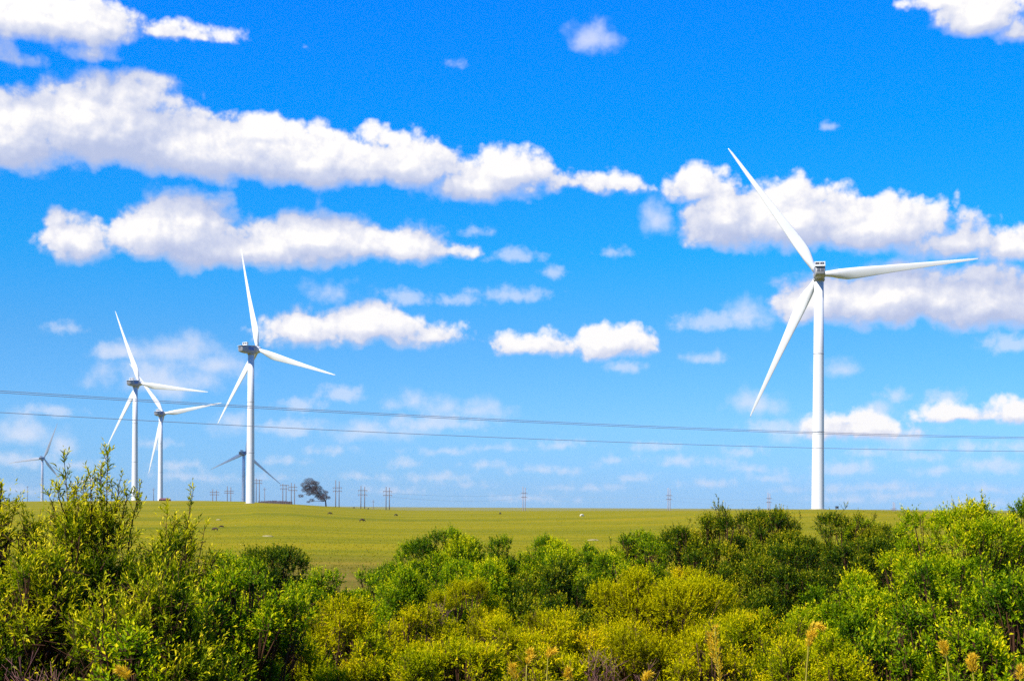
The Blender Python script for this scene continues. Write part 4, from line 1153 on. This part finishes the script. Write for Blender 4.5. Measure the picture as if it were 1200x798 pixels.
# unseen cloud meshes added left of the view to shade two distant turbines
def cumulus(c, seed, thin=0.85):
    rnd = random.Random(seed); bm = bmesh.new()
    for k in range(34):
        r = rnd.uniform(45, 95)
        a = rnd.uniform(0, 6.283); q = 150*math.sqrt(rnd.random())
        o = Vector((q*math.cos(a), q*math.sin(a), r*0.55 + rnd.uniform(0, 70)*(1 - q/170)))
        r_ = bmesh.ops.create_icosphere(bm, subdivisions=3, radius=r)
        for v in r_['verts']:
            k_ = 1 + 0.10*math.sin(v.co.x*0.09 + k)*math.sin(v.co.y*0.11 + 2*k)*math.cos(v.co.z*0.1)
            v.co = v.co*k_ + o
            if v.co.z < 0: v.co.z *= 0.15
    m, n_, out = new_mat('shade_cloud_white')
    d = N(n_, 'ShaderNodeBsdfDiffuse'); d.inputs[0].default_value = (0.9, 0.9, 0.9, 1)
    t_ = N(n_, 'ShaderNodeBsdfTransparent'); x_ = N(n_, 'ShaderNodeMixShader'); x_.inputs[0].default_value = thin
    n_.links.new(d.outputs[0], x_.inputs[1]); n_.links.new(t_.outputs[0], x_.inputs[2]); n_.links.new(x_.outputs[0], out.inputs[0])
    o = bm_obj('shade_cloud', bm, m, None, True, c); o['kind'] = 'structure'
_d = P(286, 545, 1570)
cumulus(_d + sd*1250, 4)
cumulus(P(49.6, 545, 2000) + sd*1400, 7, 0.96)  # thinner one, added to grey the turbine farthest left

# thin even air between here and the far turbines
hm, hn, ho = new_mat('haze_air')
pvn = N(hn, 'ShaderNodeVolumePrincipled'); pvn.inputs['Color'].default_value = (0.80, 0.90, 1.0, 1); pvn.inputs['Density'].default_value = 0.000035; pvn.inputs['Anisotropy'].default_value = 0.3
hn.links.new(pvn.outputs[0], ho.inputs['Volume'])
bm = bmesh.new(); box(bm, (0, 0, 56), (18200, 18200, 178)); hz = bm_obj('haze', bm, hm); hz['kind'] = 'stuff'; hz['label'] = 'thin pale haze in the air over the whole field'; hz['category'] = 'haze'

# ------------------------------------------------------------------ camera and render settings
cam = bpy.data.cameras.new('camera'); co = bpy.data.objects.new('camera', cam); COL.objects.link(co)
cam.sensor_width = 36; cam.lens = F/1200*36; cam.shift_y = (PY0 - 399)/1200; cam.clip_end = 60000; cam.clip_start = 0.1
co.matrix_world = Matrix.Translation((0, 0, H)) @ Matrix.Rotation(R(90), 4, 'X') @ Matrix.Rotation(ROLL, 4, 'Z')
sc.camera = co
sc.view_settings.view_transform = 'Standard'
try: sc.view_settings.look = 'None'
except Exception: pass
sc.view_settings.exposure = 0.85; sc.view_settings.gamma = 1.0
sc.cycles.transparent_max_bounces = 32; sc.cycles.max_bounces = 6; sc.cycles.diffuse_bounces = 3; sc.cycles.transmission_bounces = 4; sc.cycles.glossy_bounces = 2
sc.cycles.caustics_reflective = False; sc.cycles.caustics_refractive = False
sc.cycles.use_denoising = False
